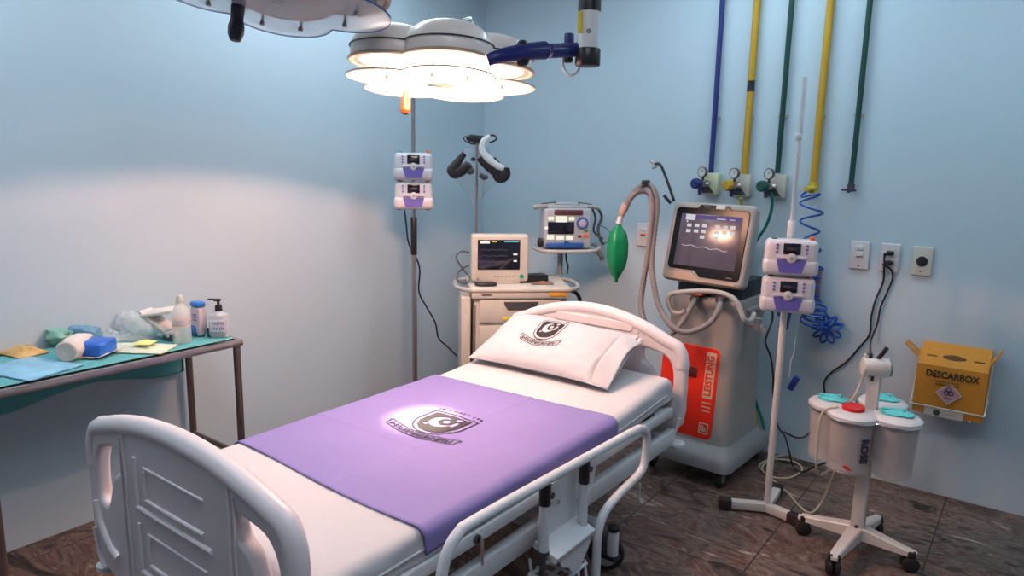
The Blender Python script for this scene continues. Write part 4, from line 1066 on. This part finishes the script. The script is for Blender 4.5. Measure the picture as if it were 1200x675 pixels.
p = ay(951, 330, YB)
g = thing('wall_socket', 'dark pink backed white socket box on the wall behind the pumps of the white pole', 'wall socket', (p.x, YB, p.z-.09), 0, 'sockets on the back wall')
MB().box((p.x+.01, YB-.014, p.z), (.085, .028, .19), .006).build('back_box', mat('mauve_box', (.30, .18, .22), .45), g)
MB().box((p.x-.005, YB-.036, p.z+.01), (.06, .020, .10), .005).build('cover_plate', WHITE, g)
def cord(P, pump_, r=.0052): return MB().tube(P, r, seg=8, n=8).build('power_cord', BLACK, pump_)
for dz, lb, pts in ((.028, 'black power cord from the upper plug sweeping down left along the wall to the floor', [(1036, 312, 4.12), (1035, 330, 4.135), (1026, 352, 4.135), (1021, 372, 4.135), (1019, 392, 4.135), (1008, 406, 4.135), (992, 424, 4.135), (975, 436, 4.135), (966, 448, 4.135), (966, 466, 4.13), (958, 488, 4.13), (948, 508, 4.12), (935, 513, 4.10), (918, 506, 4.05)]),
                    (-.022, 'black power cord from the lower plug down to the suction pump', [(1044, 316, 4.12), (1046, 326, 4.135), (1040, 342, 4.135), (1032, 360, 4.135), (1028, 380, 4.13), (1021, 398, 4.08), (1020, 410, 3.8), (1022, 418, 3.5), (1019, 428, 3.36)])):
    c = thing('power_cord', lb, 'cord', (ox, YB-.05, oz+dz-.02))
    MB().box((ox+.004, YB-.034, oz+dz), (.034, .030, .022), .007, 3).box((ox-.016, YB-.045, oz+dz-.008), (.018, .02, .018), .006).build('plug', BLACK, c)
    MB().tube([(ox-.02, YB-.045, oz+dz-.012)]+vp3(pts), .0052, seg=8, n=8).build('cable', BLACK, c)
# ---------------------------------------------------------------- white pole with two pumps
WX, WY = -.928, 3.38
wp = thing('drip_pole', 'tall white drip pole standing right of the ventilator on three feet', 'drip stand', (WX, WY, 0))
WP = mat('cream_white_paint', (.66, .61, .58), .4)
zt_ = zat(945, 90, (WX, WY))
MB().cyl((WX, WY, .04), (WX, WY, 1.42), .0155, seg=18).build('lower_pole', WP, wp)
up = MB().cyl((WX, WY, 1.38), (WX, WY, zt_), .0105, seg=16, bev=.003).build('upper_pole', WHITE, wp)
MB().cyl((WX, WY, 1.36), (WX, WY, 1.44), .0175, seg=18, bev=.003).build('pole_collar', WHITE, wp)
zk = zat(935, 160, (WX, WY)); MB().ball((WX-.005, WY-.008, zk), (.034, .03, .034)).build('height_knob', WHITE, up)
for e_ in ((-1.115, 3.285), (-.775, 3.345), (-.945, 3.62)):
    d = Vector((e_[0]-WX, e_[1]-WY, 0)); Lg = d.length; a = math.atan2(d.y, d.x)
    l = MB(T(WX, WY, .03) @ RZ(a)).box((Lg/2, 0, 0), (Lg, .042, .042), .005).build('foot_tube', WP, wp)
    MB(T(WX, WY, .03) @ RZ(a)).box((Lg-.012, 0, -.002), (.06, .05, .054), .006).build('end_cap', mat('brown_cap', (.035, .018, .018), .5), l)
rzw = math.atan2(WY, WX)-pi/2+R(4)
off_l = off; off = Vector((sin(rzw), -cos(rzw), 0))*.088
zA = zat(915, 318, (WX, WY))
low_l = copy_tree(pump, loc=(PX+off_l.x, PY+off_l.y, za-.005-.169), label='lower infusion pump on the steel pole near the corner')
copy_tree(pump, loc=(WX+off.x-.0, WY+off.y, zA-.005), rz=rzw, label='upper infusion pump with an orange light on the white pole')
low_r = copy_tree(pump, loc=(WX+off.x-.0, WY+off.y, zA-.175), rz=rzw, label='lower infusion pump on the white pole beside the ventilator')
cord(vp3([(474, 246, 3.10), (476, 262, 3.10), (479, 285, 3.12), (489, 305, 3.16), (492, 318, 3.2), (491, 342, 3.2), (500, 360, 3.25), (510, 378, 3.3), (514, 396, 3.32), (524, 406, 3.35), (538, 420, 3.38), (548, 432, 3.38)]), low_l)
# blue clamp under the pumps + roller clamp on a thin line
c = ay(920, 374, 3.42); o = MB(T(*c)).box((0, 0, 0), (.045, .03, .095), .008, rot=(0, .12, 0)).box((-.02, -.005, .03), (.03, .045, .03), .006).build('pole_clamp', BLUEP, wp)
cord(vp3([(905, 360, 3.40), (905, 375, 3.5), (899, 392, 3.7), (897, 402, 3.8), (903, 418, 3.9), (906, 440, 3.95), (906, 462, 3.98), (909, 480, 4.0), (912, 500, 4.02), (920, 512, 4.0), (925, 530, 3.98), (930, 547, 3.97), (940, 553, 3.93), (952, 548, 3.85), (965, 543, 3.7), (978, 540, 3.5)]), low_r)
c = ay(930, 449, 3.45)
rc = thing('roller_clamp', 'small blue roller clamp hanging on a thin clear line right of the white pole', 'clamp', tuple(c))
MB(T(*c)).box((0, 0, 0), (.030, .022, .078), .007, rot=(0, .42, 0)).build('clamp_body', mat('clamp_blue', (.015, .03, .22), .4), rc)
MB().tube(vp3([(938, 355, 3.42), (936, 375, 3.44), (932, 398, 3.45), (930, 415, 3.45), (927, 422, 3.45), (926, 432, 3.45), (925, 442, 3.45)]), .0028, seg=8).build('clear_line', mat('clear_line', (.62, .60, .58), .3), rc)

# ---------------------------------------------------------------- suction stand
SX, SY = -.500, 3.262
ss = thing('suction_stand', 'white four legged suction stand on black casters near the back wall', 'stand', (SX, SY, 0))
WS = mat('stand_white', (.66, .60, .56), .4)
for wx, wy in ((-.731, 3.283), (-.285, 3.250), (-.457, 3.490), (-.537, 3.013)):
    d = Vector((wx-SX, wy-SY, 0)); Lg = d.length; a = math.atan2(d.y, d.x)
    b = MB(T(SX, SY, 0) @ RZ(a)); bb = bmesh.new(); rg = []
    for x, w, z0_, z1_ in ((.0, .030, .075, .135), (.04, .029, .075, .130), (Lg-.03, .021, .070, .100), (Lg+.01, .020, .070, .094), (Lg+.022, .014, .074, .090)):
        rg.append([bb.verts.new((x, y, z)) for y, z in ((-w, z0_), (w, z0_), (w, z1_-.006), (w-.006, z1_), (-w+.006, z1_), (-w, z1_-.006))])
    for A, B in zip(rg, rg[1:]):
        for k in range(6): bb.faces.new([A[k], A[(k+1) % 6], B[(k+1) % 6], B[k]])
    bb.faces.new(rg[0]); bb.faces.new(rg[-1]); b._merge(bb); l = b.build('leg', WS, ss, sharp=30)
    w = MB(T(wx, wy, .034) @ RZ(a+.5)).lathe([(0, -.012), (.026, -.012), (.034, -.007), (.034, .007), (.026, .012), (0, .012)], 22, T(0, -.015, 0) @ RX(pi/2)).lathe([(0, -.012), (.026, -.012), (.034, -.007), (.034, .007), (.026, .012), (0, .012)], 22, T(0, .015, 0) @ RX(pi/2)).box((0, 0, .045), (.034, .05, .03), .008).build('caster', RUBBER, l)
MB(T(SX, SY, 0)).box((0, 0, .35), (.055, .055, .56), .006, taper=(.9, .9)).box((0, 0, .72), (.048, .048, .24), .006).build('post', WS, ss)
MB().cyl((SX, SY-.029, .135), (SX, SY-.034, .135), .008, seg=12).build('bolt', BLACK, ss)
hz_ = zat(1022, 430, (SX, SY))
hr = Vector((cos(R(25)), sin(R(25)), 0))
hc_ = Vector((SX, SY, hz_))
hd_ = MB().cyl(hc_-hr*.055, hc_+hr*.05, .042, seg=26, bev=.008).cyl((SX, SY, .83), (SX, SY, hz_), .020, seg=18).cyl(hc_-hr*.04+Vector((0, 0, .03)), hc_-hr*.04+Vector((0, 0, .055)), .012).build('suction_regulator', WS, ss)
MB().cyl(hc_+hr*.05, hc_+hr*.058, .036, seg=26).build('regulator_face', mat('reg_face', (.22, .2, .2), .4), hd_)
MB().tube([hc_+Vector((.005, 0, .04)), hc_+Vector((.02, -.01, .065)), hc_+Vector((.035, -.01, .095))], .009).cyl(hc_-hr*.03+Vector((0, 0, .04)), hc_-hr*.03+Vector((0, 0, .058)), .012).build('black_lever', BLACK, hd_)
MB().cyl((SX-.005, SY-.026, .80), (SX-.004, SY-.026, .84), .005, seg=8).build('slot_mark', BLACK, hd_)
ZL = .685
LIDS = [(1000, 479, 'red'), (1051, 484, 'r'), (977, 467, 'l'), (1035, 466, 'b')]
ring = []
cans = []
CANB = mat('canister_clear', (.74, .66, .64), .2, alpha=.32, spec=.6)
CANR = mat('canister_rim', (.66, .60, .60), .35)
TQ = mat('turquoise_cap', (.12, .62, .62), .35)
CANI = mat('canister_liner', (.80, .68, .64), .5, alpha=.42)
for px, py, kd in LIDS:
    p = az(px, py, ZL); cans.append((p.x, p.y, kd))
cxm = sum(c[0] for c in cans)/4; cym = sum(c[1] for c in cans)/4
b = MB(); NB = 40
# wire rack: one ring round each canister plus arms to the post
for x, y, kd in cans:
    b.tube([(x+.102*cos(2*pi*k/24), y+.102*sin(2*pi*k/24), ZL-.035) for k in range(25)], .0045, seg=8, smooth=False)
    b.tube([(SX, SY, ZL-.04), (SX+(x-SX)*.35, SY+(y-SY)*.35, ZL-.035)], .006, seg=8, smooth=False)
b.box((SX, SY, ZL-.04), (.075, .075, .035), .006)
b.build('canister_rack', CHROME, ss)
base_can = None
for x, y, kd in cans:
    lb = {'red': 'clear suction canister with a red cap, nearest on the stand', 'r': 'clear suction canister with a turquoise cap, rightmost on the stand',
          'l': 'clear suction canister with a turquoise cap, leftmost on the stand', 'b': 'clear suction canister with a turquoise cap, at the back between two others'}[kd]
    c = thing('suction_canister', lb, 'canister', (x, y, ZL-.268), 0, 'suction canisters on the stand')
    MB().lathe([(0, .006), (.010, .004), (.076, .0), (.082, .004), (.0925, .238), (.0895, .238), (.079, .008), (0, .010)], 40).build('canister_body', CANB, c, world=False)
    MB().lathe([(0, .045), (.068, .045), (.075, .055), (.083, .234), (.02, .236), (0, .236)], 32, wob=lambda q, z: 1+.015*sin(q*50+z*40)).build('collection_liner', CANI, c, world=False)
    ld = MB().lathe([(.093, .231), (.099, .233), (.100, .247), (.092, .255), (.070, .261), (.045, .265), (0, .265)], 40, wob=lambda q, z: 1+.012*sin(q*2*pi*12)).build('lid', CANR, c, world=False)
    if kd == 'red':
        MB().lathe([(.042, .263), (.045, .266), (.045, .279), (.040, .283), (0, .281)], 32).build('red_cap', REDC, ld, world=False)
        va = math.atan2(-y, -x)          # towards the middle of the room
        def onc(z, a, r=.0945): return T(r*cos(a), r*sin(a), z)
        Mt = onc(.115, va+.66, .0925) @ RZ(va+.72+pi/2) @ RX(pi/2) @ RZ(-pi/2)
        MB(Mt).text('ROSS', .048, Matrix.Identity(4), bold=.0016, ext=.0012, sx=.95).build('printed_lettering', mat("navy_print", (.01, .015, .05), .5), c, world=False)
        Mt = onc(.035, va-.02, .084) @ RZ(va-.02+pi/2) @ RX(pi/2)
        MB(Mt).prism([(-.018, .006), (-.004, .010), (.016, -.002), (.020, -.008), (.004, -.008), (-.008, -.001)], -.001, .002).build('red_mark', REDC, c, world=False)
    else:
        MB().ball((0, 0, .269), (.125, .095, .020), p=2.2, jit=.25).cyl((.02, .01, .271), (.02, .01, .287), .014, .010).box((-.03, 0, .278), (.06, .016, .008), .003, rot=(0, .1, .5)).build('turquoise_cap', TQ, ld, world=False)
# tubing
o = MB().tube([hc_-hr*.03+Vector((0, -.045, 0))]+vp3([(1010, 445, 3.22), (1004, 460, 3.2)])+[Vector((cans[0][0]-.02, cans[0][1]+.03, ZL+.02))], .006, seg=10).build('suction_tube', TUBING); tag(o, 'short clear tube from the suction regulator down to the red capped canister', 'tube')
o = MB().tube([Vector((cans[0][0]-.055, cans[0][1]-.02, ZL+.003)), Vector((cans[0][0]-.115, cans[0][1]-.04, ZL-.05)), Vector((cans[0][0]-.108, cans[0][1]-.04, .38)), az(978, 548, .28), az(972, 568, .15), az(962, 590, .04), az(950, 601, .008), az(938, 594, .008), az(925, 580, .008), az(910, 566, .008), az(895, 553, .008), az(890, 545, .008), az(905, 538, .01), az(930, 541, .012), az(940, 550, .01), az(925, 560, .008), az(902, 558, .012), az(893, 548, .02), az(905, 537, .02), az(925, 533, .012), az(936, 538, .008)], .0055, seg=10).build('suction_tube', TUBING)
tag(o, 'long clear tube running from the red capped canister and coiled on the floor', 'tube')
# ---------------------------------------------------------------- sharps box
bx0, bx1, bz0, bz1, byf, byb = -.425, -.128, .515, .735, 3.955, 4.149
sb = thing('sharps_box', 'orange cardboard sharps disposal box in a white wire bracket on the back wall', 'sharps box', ((bx0+bx1)/2, (byf+byb)/2, bz0-.02))
Mx = Matrix(((0, 0, 1, 0), (1, 0, 0, 0), (0, 1, 0, 0), (0, 0, 0, 1)))
MB(Mx).prism([(byf+.012, bz0-.03), (byb, bz0-.03), (byb, bz1+.075), (byb-.02, bz1+.08), (byf, bz1), (byf-.004, bz1-.05)], bx0, bx1).build('carton', CARD, sb, sharp=20)
def slope(x, t, up=.0): # point on the sloping lid; t 0 front..1 back
    return Vector((x, byf+(byb-.02-byf)*t, bz1+.08*t+up))
sa = math.atan2(.08, byb-.02-byf); Ms = T((bx0+bx1)/2, byf, bz1) @ RX(sa)
MB(Ms).prism(smooth2([(.045, .085), (0, .10), (-.045, .085), (-.045, .07), (0, .058), (.045, .07)], 4), .0, .002).box((-.095, .075, .001), (.045, .008, .002)).box((.105, .075, .001), (.045, .008, .002)).build('slot', CARDD, sb)
# flaps with a cut out
def flap(x, sg, ang):
    M = T(x, (byf+byb)/2-.03, bz1+.03) @ RY(sg*ang)
    return MB(M).plate([(sg*-.0, -.06), (sg*.085, -.05), (sg*.085, .045), (sg*0, .055)], [[(sg*.035, -.020), (sg*.06, -.020), (sg*.06, .02), (sg*.035, .02)]], t=.005, bev=.001)
flap(bx0, -1, R(-40)).build('carton_flap', CARD, sb); flap(bx1, 1, R(-62)).build('carton_flap', CARD, sb)
Mf = T((bx0+bx1)/2, byf-.004, 0) @ RX(pi/2)
MB(Mf).text('DESCARBOX', .046, T(.005, bz1-.042, .0028), bold=.0009, sx=.84).build('lettering', INK, sb)
scrib(Mf @ T(-.01, bz1-.085, -.002), .10, .010, ((0, .008), (0, -.006))).build('small_print', CARDD, sb)
dq = .056; zc_ = bz0+.088
MB(Mf).plate([(0, zc_+dq), (dq, zc_), (0, zc_-dq), (-dq, zc_)], [[(0, zc_+dq-.006), (-dq+.006, zc_), (0, zc_-dq+.006), (dq-.006, zc_)]], t=.004, bev=.0003, M=T(0, 0, -.004)).build('hazard_border', mat('hz_white', (.66, .52, .50), .6), sb)
MB(Mf).prism([(0, zc_+dq-.008), (dq-.008, zc_), (0, zc_-dq+.008), (-dq+.008, zc_)], -.006, -.002).build('hazard_diamond', mat('hz_pink', (.50, .26, .28), .6), sb)
b = MB(Mf)
for k in range(3):
    a = pi/2+k*2*pi/3; b.lathe([(.009, 0), (.013, 0), (.013, .001), (.009, .001)], 20, T(.010*cos(a), zc_+.010+.010*sin(a), -.002))
b.cyl((0, zc_+.010, -.002), (0, zc_+.010, -.0005), .005, seg=12); b.box((0, zc_-.022, -.0015), (.03, .004, .001))
b.build('biohazard_symbol', mat('hz_dark', (.04, .03, .10), .6), sb)
WB = mat('bracket_white', (.62, .56, .48), .4)
b = MB(); zz = bz0+.012
b.tube([(bx0-.008, byb, zz+.02), (bx0-.008, byf-.012, zz), (bx1+.008, byf-.012, zz), (bx1+.008, byb, zz+.02)], .0045, seg=8, smooth=False)
b.tube([(bx1+.008, byf-.012, zz), (bx1+.008, byb-.02, bz1-.0)], .004, seg=8, smooth=False)
b.tube([(bx0-.008, byf-.012, zz), (bx0-.008, byb-.02, bz1-.0)], .004, seg=8, smooth=False)
b.tube([(bx0+.05, byf-.006, bz0-.035), (bx0+.05, byb, bz0-.038)], .004, seg=8, smooth=False).tube([(bx1-.05, byf-.006, bz0-.035), (bx1-.05, byb, bz0-.038)], .004, seg=8, smooth=False)
b.build('wire_bracket', WB, sb)
pl = MB().box(((bx0+bx1)/2-.01, byf-.008, bz0-.012), (.165, .006, .044), .002).build('bracket_plate', WB, sb)
MB().cyl(((bx0+bx1)/2-.040, byf-.010, bz0-.012), ((bx0+bx1)/2-.040, byf-.0125, bz0-.012), .015, seg=20).build('plate_emblem', mat('pl_em', (.04, .06, .05), .5), pl)
scrib(T((bx0+bx1)/2+.02, byf-.0115, bz0-.012) @ RX(pi/2), .06, .009, ((0, 0),)).build('plate_print', LGREY, pl)

# ---------------------------------------------------------------- surgical lamps
def petal_outline(n, rc, r, a0, seg=22):
    """outline of n overlapping circles"""
    out = []
    for k in range(n):
        c = a0+2*pi*k/n; h = pi/n
        # half angle of the exposed arc as seen from the lobe centre
        # intersection with neighbour lies on the ray at angle h
        t = rc*cos(h)+math.sqrt(max(0, r*r-(rc*sin(h))**2))
        px, py = t*cos(h)-rc, t*sin(h); lim = math.atan2(py, px)
        for i in range(seg+1):
            q = -lim+2*lim*i/seg; x, y = rc+r*cos(q), r*sin(q)
            out.append((x*cos(c)-y*sin(c), x*sin(c)+y*cos(c)))
    return out
def surgical_lamp(root, a0, lensm, shellm, handm, hang, N=5, lit=True, rc=.195, r=.166):
    # domes
    b = MB()
    for k in range(N):
        a = a0+2*pi*k/N; M = T(rc*cos(a), rc*sin(a), 0)
        b.lathe([(r-.012, .058), (r-.002, .060), (r, .066), (r-.001, .100), (r-.006, .125), (r-.022, .150), (r-.05, .172), (r-.085, .185), (.04, .192), (0, .193)], 40, M)
    b.lathe([(.14, .07), (.15, .10), (.14, .165), (.10, .19), (.05, .20), (0, .20)], 36)
    sh = b.build('lamp_housing', shellm, root, world=False)
    b = MB(T(0, 0, .108)); o_ = petal_outline(N, rc, r+.0015, a0)
    b.tube([(x, y, 0) for x, y in o_+o_[:1]], .0028, seg=8, smooth=False); b.build('housing_seam', DGREY, sh, world=False)
    b = MB(T(0, 0, .060)); o_ = petal_outline(N, rc, r+.002, a0)
    b.tube([(x, y, 0) for x, y in o_+o_[:1]], .007, seg=8, smooth=False); b.build('lower_rim', mat('rim_warm', (.45, .36, .28), .35), sh, world=False)
    for k in range(N):
        a = a0+2*pi*k/N; M = T(rc*cos(a), rc*sin(a), 0)
        MB(M).lathe([(r-.013, .058), (r-.035, .0585), (r-.036, .066), (r-.013, .066)], 36).build('reflector_ring', mat('reflector', (.62, .58, .52), .25, .4), root, world=False)
        MB(M).lathe([(0, .054), (r-.06, .055), (r-.037, .059), (r-.037, .064), (0, .064)], 36).build('lamp_lens', lensm, root, world=False)
    g = MB().plate(petal_outline(N, rc+.008, r+.004, a0), [petal_outline(N, .035, .03, a0, 6)], t=.005, bev=.001).build('glass_plate', GLASSL, root, world=False)
    o_ = petal_outline(N, rc+.008, r+.005, a0)
    MB().tube([(x, y, 0) for x, y in o_+o_[:1]], .0032, seg=6, smooth=False).build('glass_edge', GLASSE if not lit else mat('glass_edge_warm', (.75, .68, .62), .2), g, world=False)
    PINM = mat('pin', (.35, .34, .34), .4, .5)
    for k in range(N):
        a = a0+2*pi*k/N
        for da in (-.42, .42):
            x, y = (rc+.06)*cos(a+da*.6), (rc+.06)*sin(a+da*.6)
            MB().lathe([(0, -.018), (.008, -.018), (.008, -.006), (.0048, -.004), (.0048, .062), (0, .062)], 12, T(x, y, 0)).build('spacer_pin', PINM, g, world=False)
    hx, hy = .19*cos(hang), .19*sin(hang)
    b = MB()
    if lit: b.cyl((hx, hy, -.005), (hx, hy, -.035), .012, .014, seg=18).cyl((hx, hy, -.035), (hx, hy, -.085), .020, .022, seg=20).lathe([(.022, 0), (.018, -.012), (.008, -.018), (0, -.019)], 20, T(hx, hy, -.085))
    else: b.cyl((hx, hy, .05), (hx, hy, -.05), .024, .020, seg=20).lathe([(.0, -.045), (.020, -.045), (.026, -.07), (.025, -.095), (.017, -.115), (0, -.12)], 24, T(hx, hy, 0))
    b.build('handle', handm, root, world=False)
    for k in range(2):
        a = a0+2*pi*(k+.25)/N
        MB().tube([(.10*cos(a), .10*sin(a), .19), (.12*cos(a), .12*sin(a), .215), (.24*cos(a), .24*sin(a), .205), (.26*cos(a), .26*sin(a), .17)], .004).build('lift_wire', CHROME, sh, world=False)
LAMPC = (1, .50, .33)
LC = ay(516, 100, 2.15)
A0 = math.atan2(-LC.y, -LC.x)+R(8)
lens_on = emat('lamp_light', (1, .70, .46), 13)
l1 = thing('surgical_lamp', 'lit surgical lamp with five domes hanging over the bed on a blue arm', 'surgical lamp', tuple(LC))
l1.rotation_euler = (R(-5), R(-2), 0)
MATS[l1.name] = Matrix.Translation(LC) @ l1.rotation_euler.to_matrix().to_4x4()
hdir = (ay(461, 118, 2.15)-LC); hang = math.atan2(hdir.y, hdir.x)
surgical_lamp(l1, A0, lens_on, LAMPSH, mat('amber_handle', (.20, .05, .015), .3, coat=.5), hang)
# arm to the ceiling tube
TPt = ay(689, 60, 2.38)
hubz = MATS[l1.name] @ Vector((0, 0, .15))
jA, jB = ay(585, 66, 2.02), ay(638, 59, 2.20)
arm = MB().tube([ay(571, 71, 1.99), jA, ay(612, 61, 2.10), jB], .024, seg=16, rfun=lambda t: .020+.012*t).build('lower_arm', NAVY, l1)
MB().ball(tuple((jA+jB)/2+Vector((0, 0, -.0))), (.05, .05, .09), p=3).build('arm_band', BLACK, arm)
MB().cyl(ay(636, 59.5, 2.19), ay(645, 59, 2.24), .012).build('arm_pivot', CHROME, arm)
MB().tube([ay(643, 60, 2.24), ay(660, 59, 2.31), ay(682, 58, 2.38)], .026, seg=16, rfun=lambda t: .026).box(tuple(ay(667, 47, 2.36)), (.03, .03, .05), .006).build('upper_arm', NAVY, l1)
tx, ty = TPt.x, TPt.y
zt1, zt0 = zat(690, 7, (tx, ty)), zat(688, 78, (tx, ty))
MB().cyl((tx, ty, zt0+.03), (tx, ty, ZC), .040, seg=28).build('ceiling_tube', mat('tube_white', (.80, .80, .80), .35), l1)
MB().cyl((tx, ty, zt1-.02), (tx, ty, zt1+.02), .0425, seg=28).build('tube_ring', BLACK, l1)
MB().cyl((tx, ty, zt0), (tx, ty, zt0+.065), .047, seg=28, bev=.006).box(tuple(ay(665, 68, 2.36)), (.035, .035, .035), .008).build('bottom_cap', BLACK, l1)
vd = Vector((-tx, -ty, 0)).normalized(); sd = Vector((-vd.y, vd.x, 0))
qs = Vector((tx, ty, zat(680, 28, (tx, ty))))+vd*.036
MB(T(qs.x, qs.y, qs.z) @ RZ(math.atan2(vd.y, vd.x)+pi/2)).box((-.033, 0, 0), (.016, .012, .075), .001).build('yellow_sticker', YSTICK, l1)
MB(T(tx, ty, 0) @ RZ(math.atan2(vd.y, vd.x)+pi/2)).cyl((.0, -.03, zt0+.12), (.0, -.043, zt0+.12), .009, seg=12).build('screw', GREYP, l1)
MB().tube([ay(660, 68, 2.34), ay(660, 78, 2.34), ay(667, 88, 2.34), ay(676, 84, 2.35), ay(680, 74, 2.36)], .006).build('white_cable', WHITE, l1)
MB().lathe([(0, ZC), (.09, ZC), (.085, ZC-.03), (.05, ZC-.045), (0, ZC-.045)], 30, T(tx, ty, 0)).build('ceiling_flange', WHITE, l1)
# second lamp, unlit
L2 = ay(320, -6, 1.42)
l2 = thing('surgical_lamp', 'unlit surgical lamp with a clear plate and dark handle, at the top left edge', 'surgical lamp', tuple(L2))
l2.rotation_euler = (R(-11), R(-3.5), 0)
MATS[l2.name] = Matrix.Translation(L2) @ l2.rotation_euler.to_matrix().to_4x4()
hdir = (ay(234, 6, 1.42)-L2); hang2 = math.atan2(hdir.y, hdir.x)
A2 = math.atan2(-L2.y, -L2.x)+R(30)
HANDB = mat('dark_handle', (.02, .025, .045), .35)
surgical_lamp(l2, A2, mat('lens_off', (.30, .22, .18), .2, coat=.6), mat('shell_brown', (.40, .31, .26), .25, coat=.6), HANDB, hang2, lit=False)
MB().cyl(MATS[l2.name] @ Vector((0, 0, .18)), (L2.x+.02, L2.y, 2.6), .03, seg=20).cyl((L2.x+.02, L2.y, 2.58), (L2.x+.02, L2.y, ZC), .045, seg=24).build('ceiling_tube', mat('tube2_white', (.66, .66, .66), .35), l2)
# ---------------------------------------------------------------- unseen ceiling panels added as cool fill for walls and lamp housing
PANELS = [emat('panel_light', c_, v) for c_, v in (((.78, .92, 1.0), 16), ((.76, .92, 1.0), 15), ((.68, .90, 1.0), 11), ((.68, .90, 1.0), 11), ((.84, .90, 1.0), 18))]
for i, (x, y, r_) in enumerate(((-2.8, .5, pi/2), (-2.8, 2.5, pi/2), (-1.3, 3.55, 0), (.3, 3.3, 0), (-.5, .7, 0))):
    g = thing('ceiling_light', ['slim ceiling light panel above the instrument table', 'slim ceiling light panel above the drip pole corner', 'slim ceiling light panel above the ventilator', 'slim ceiling light panel above the sharps box', 'slim ceiling light panel above the camera'][i], 'ceiling light', (x, y, ZC-.03), r_)
    MB().plate(rrect(-.62, -.17, .62, .17, .01), [rrect(-.60, -.15, .60, .15, .005)], t=.03, bev=.003, M=T(0, 0, .014)).build('frame', WHITE, g, world=False)
    MB().box((0, 0, .016), (1.2, .30, .02), .002).build('diffuser', PANELS[i], g, world=False)
# lamp beams
def spot(M_, loc, tgt, W, ang, blend, col, rad):
    d = bpy.data.lights.new('lamp_beam', 'SPOT'); d.energy = W; d.spot_size = ang; d.spot_blend = blend; d.color = col; d.shadow_soft_size = rad
    o = bpy.data.objects.new('lamp_beam', d); COL.objects.link(o); p = M_ @ Vector(loc); o.location = p
    dr = (Vector(tgt)-p) if tgt is not None else M_.to_3x3() @ Vector((0, 0, -1))
    o.rotation_euler = dr.to_track_quat('-Z', 'Y').to_euler(); return o
M1 = MATS[l1.name]
for k in range(5):
    a = A0+2*pi*k/5
    spot(M1, (.195*cos(a), .195*sin(a), .042), None, WIDE_W, R(151), .07, LAMPC, .035)
    spot(M1, (.195*cos(a), .195*sin(a), .042), (-1.86, 1.93, .66), HOT_W, R(15), .9, (1, .80, .62), .03)
for k in (0, 2, 3):
    a = A0+2*pi*k/5
    spot(M1, (.195*cos(a), .195*sin(a), .042), (-1.80, 1.95, .67), MID_W, R(44), 1, (1, .62, .48), .035)
w = bpy.data.worlds.new('world'); SC.world = w; w.use_nodes = True
w.node_tree.nodes['Background'].inputs[0].default_value = (.6, .75, .9, 1); w.node_tree.nodes['Background'].inputs[1].default_value = .15
vs = SC.view_settings; vs.view_transform = 'Standard'; vs.look = 'None'; vs.exposure = .22; vs.gamma = 1; vs.use_curve_mapping = False
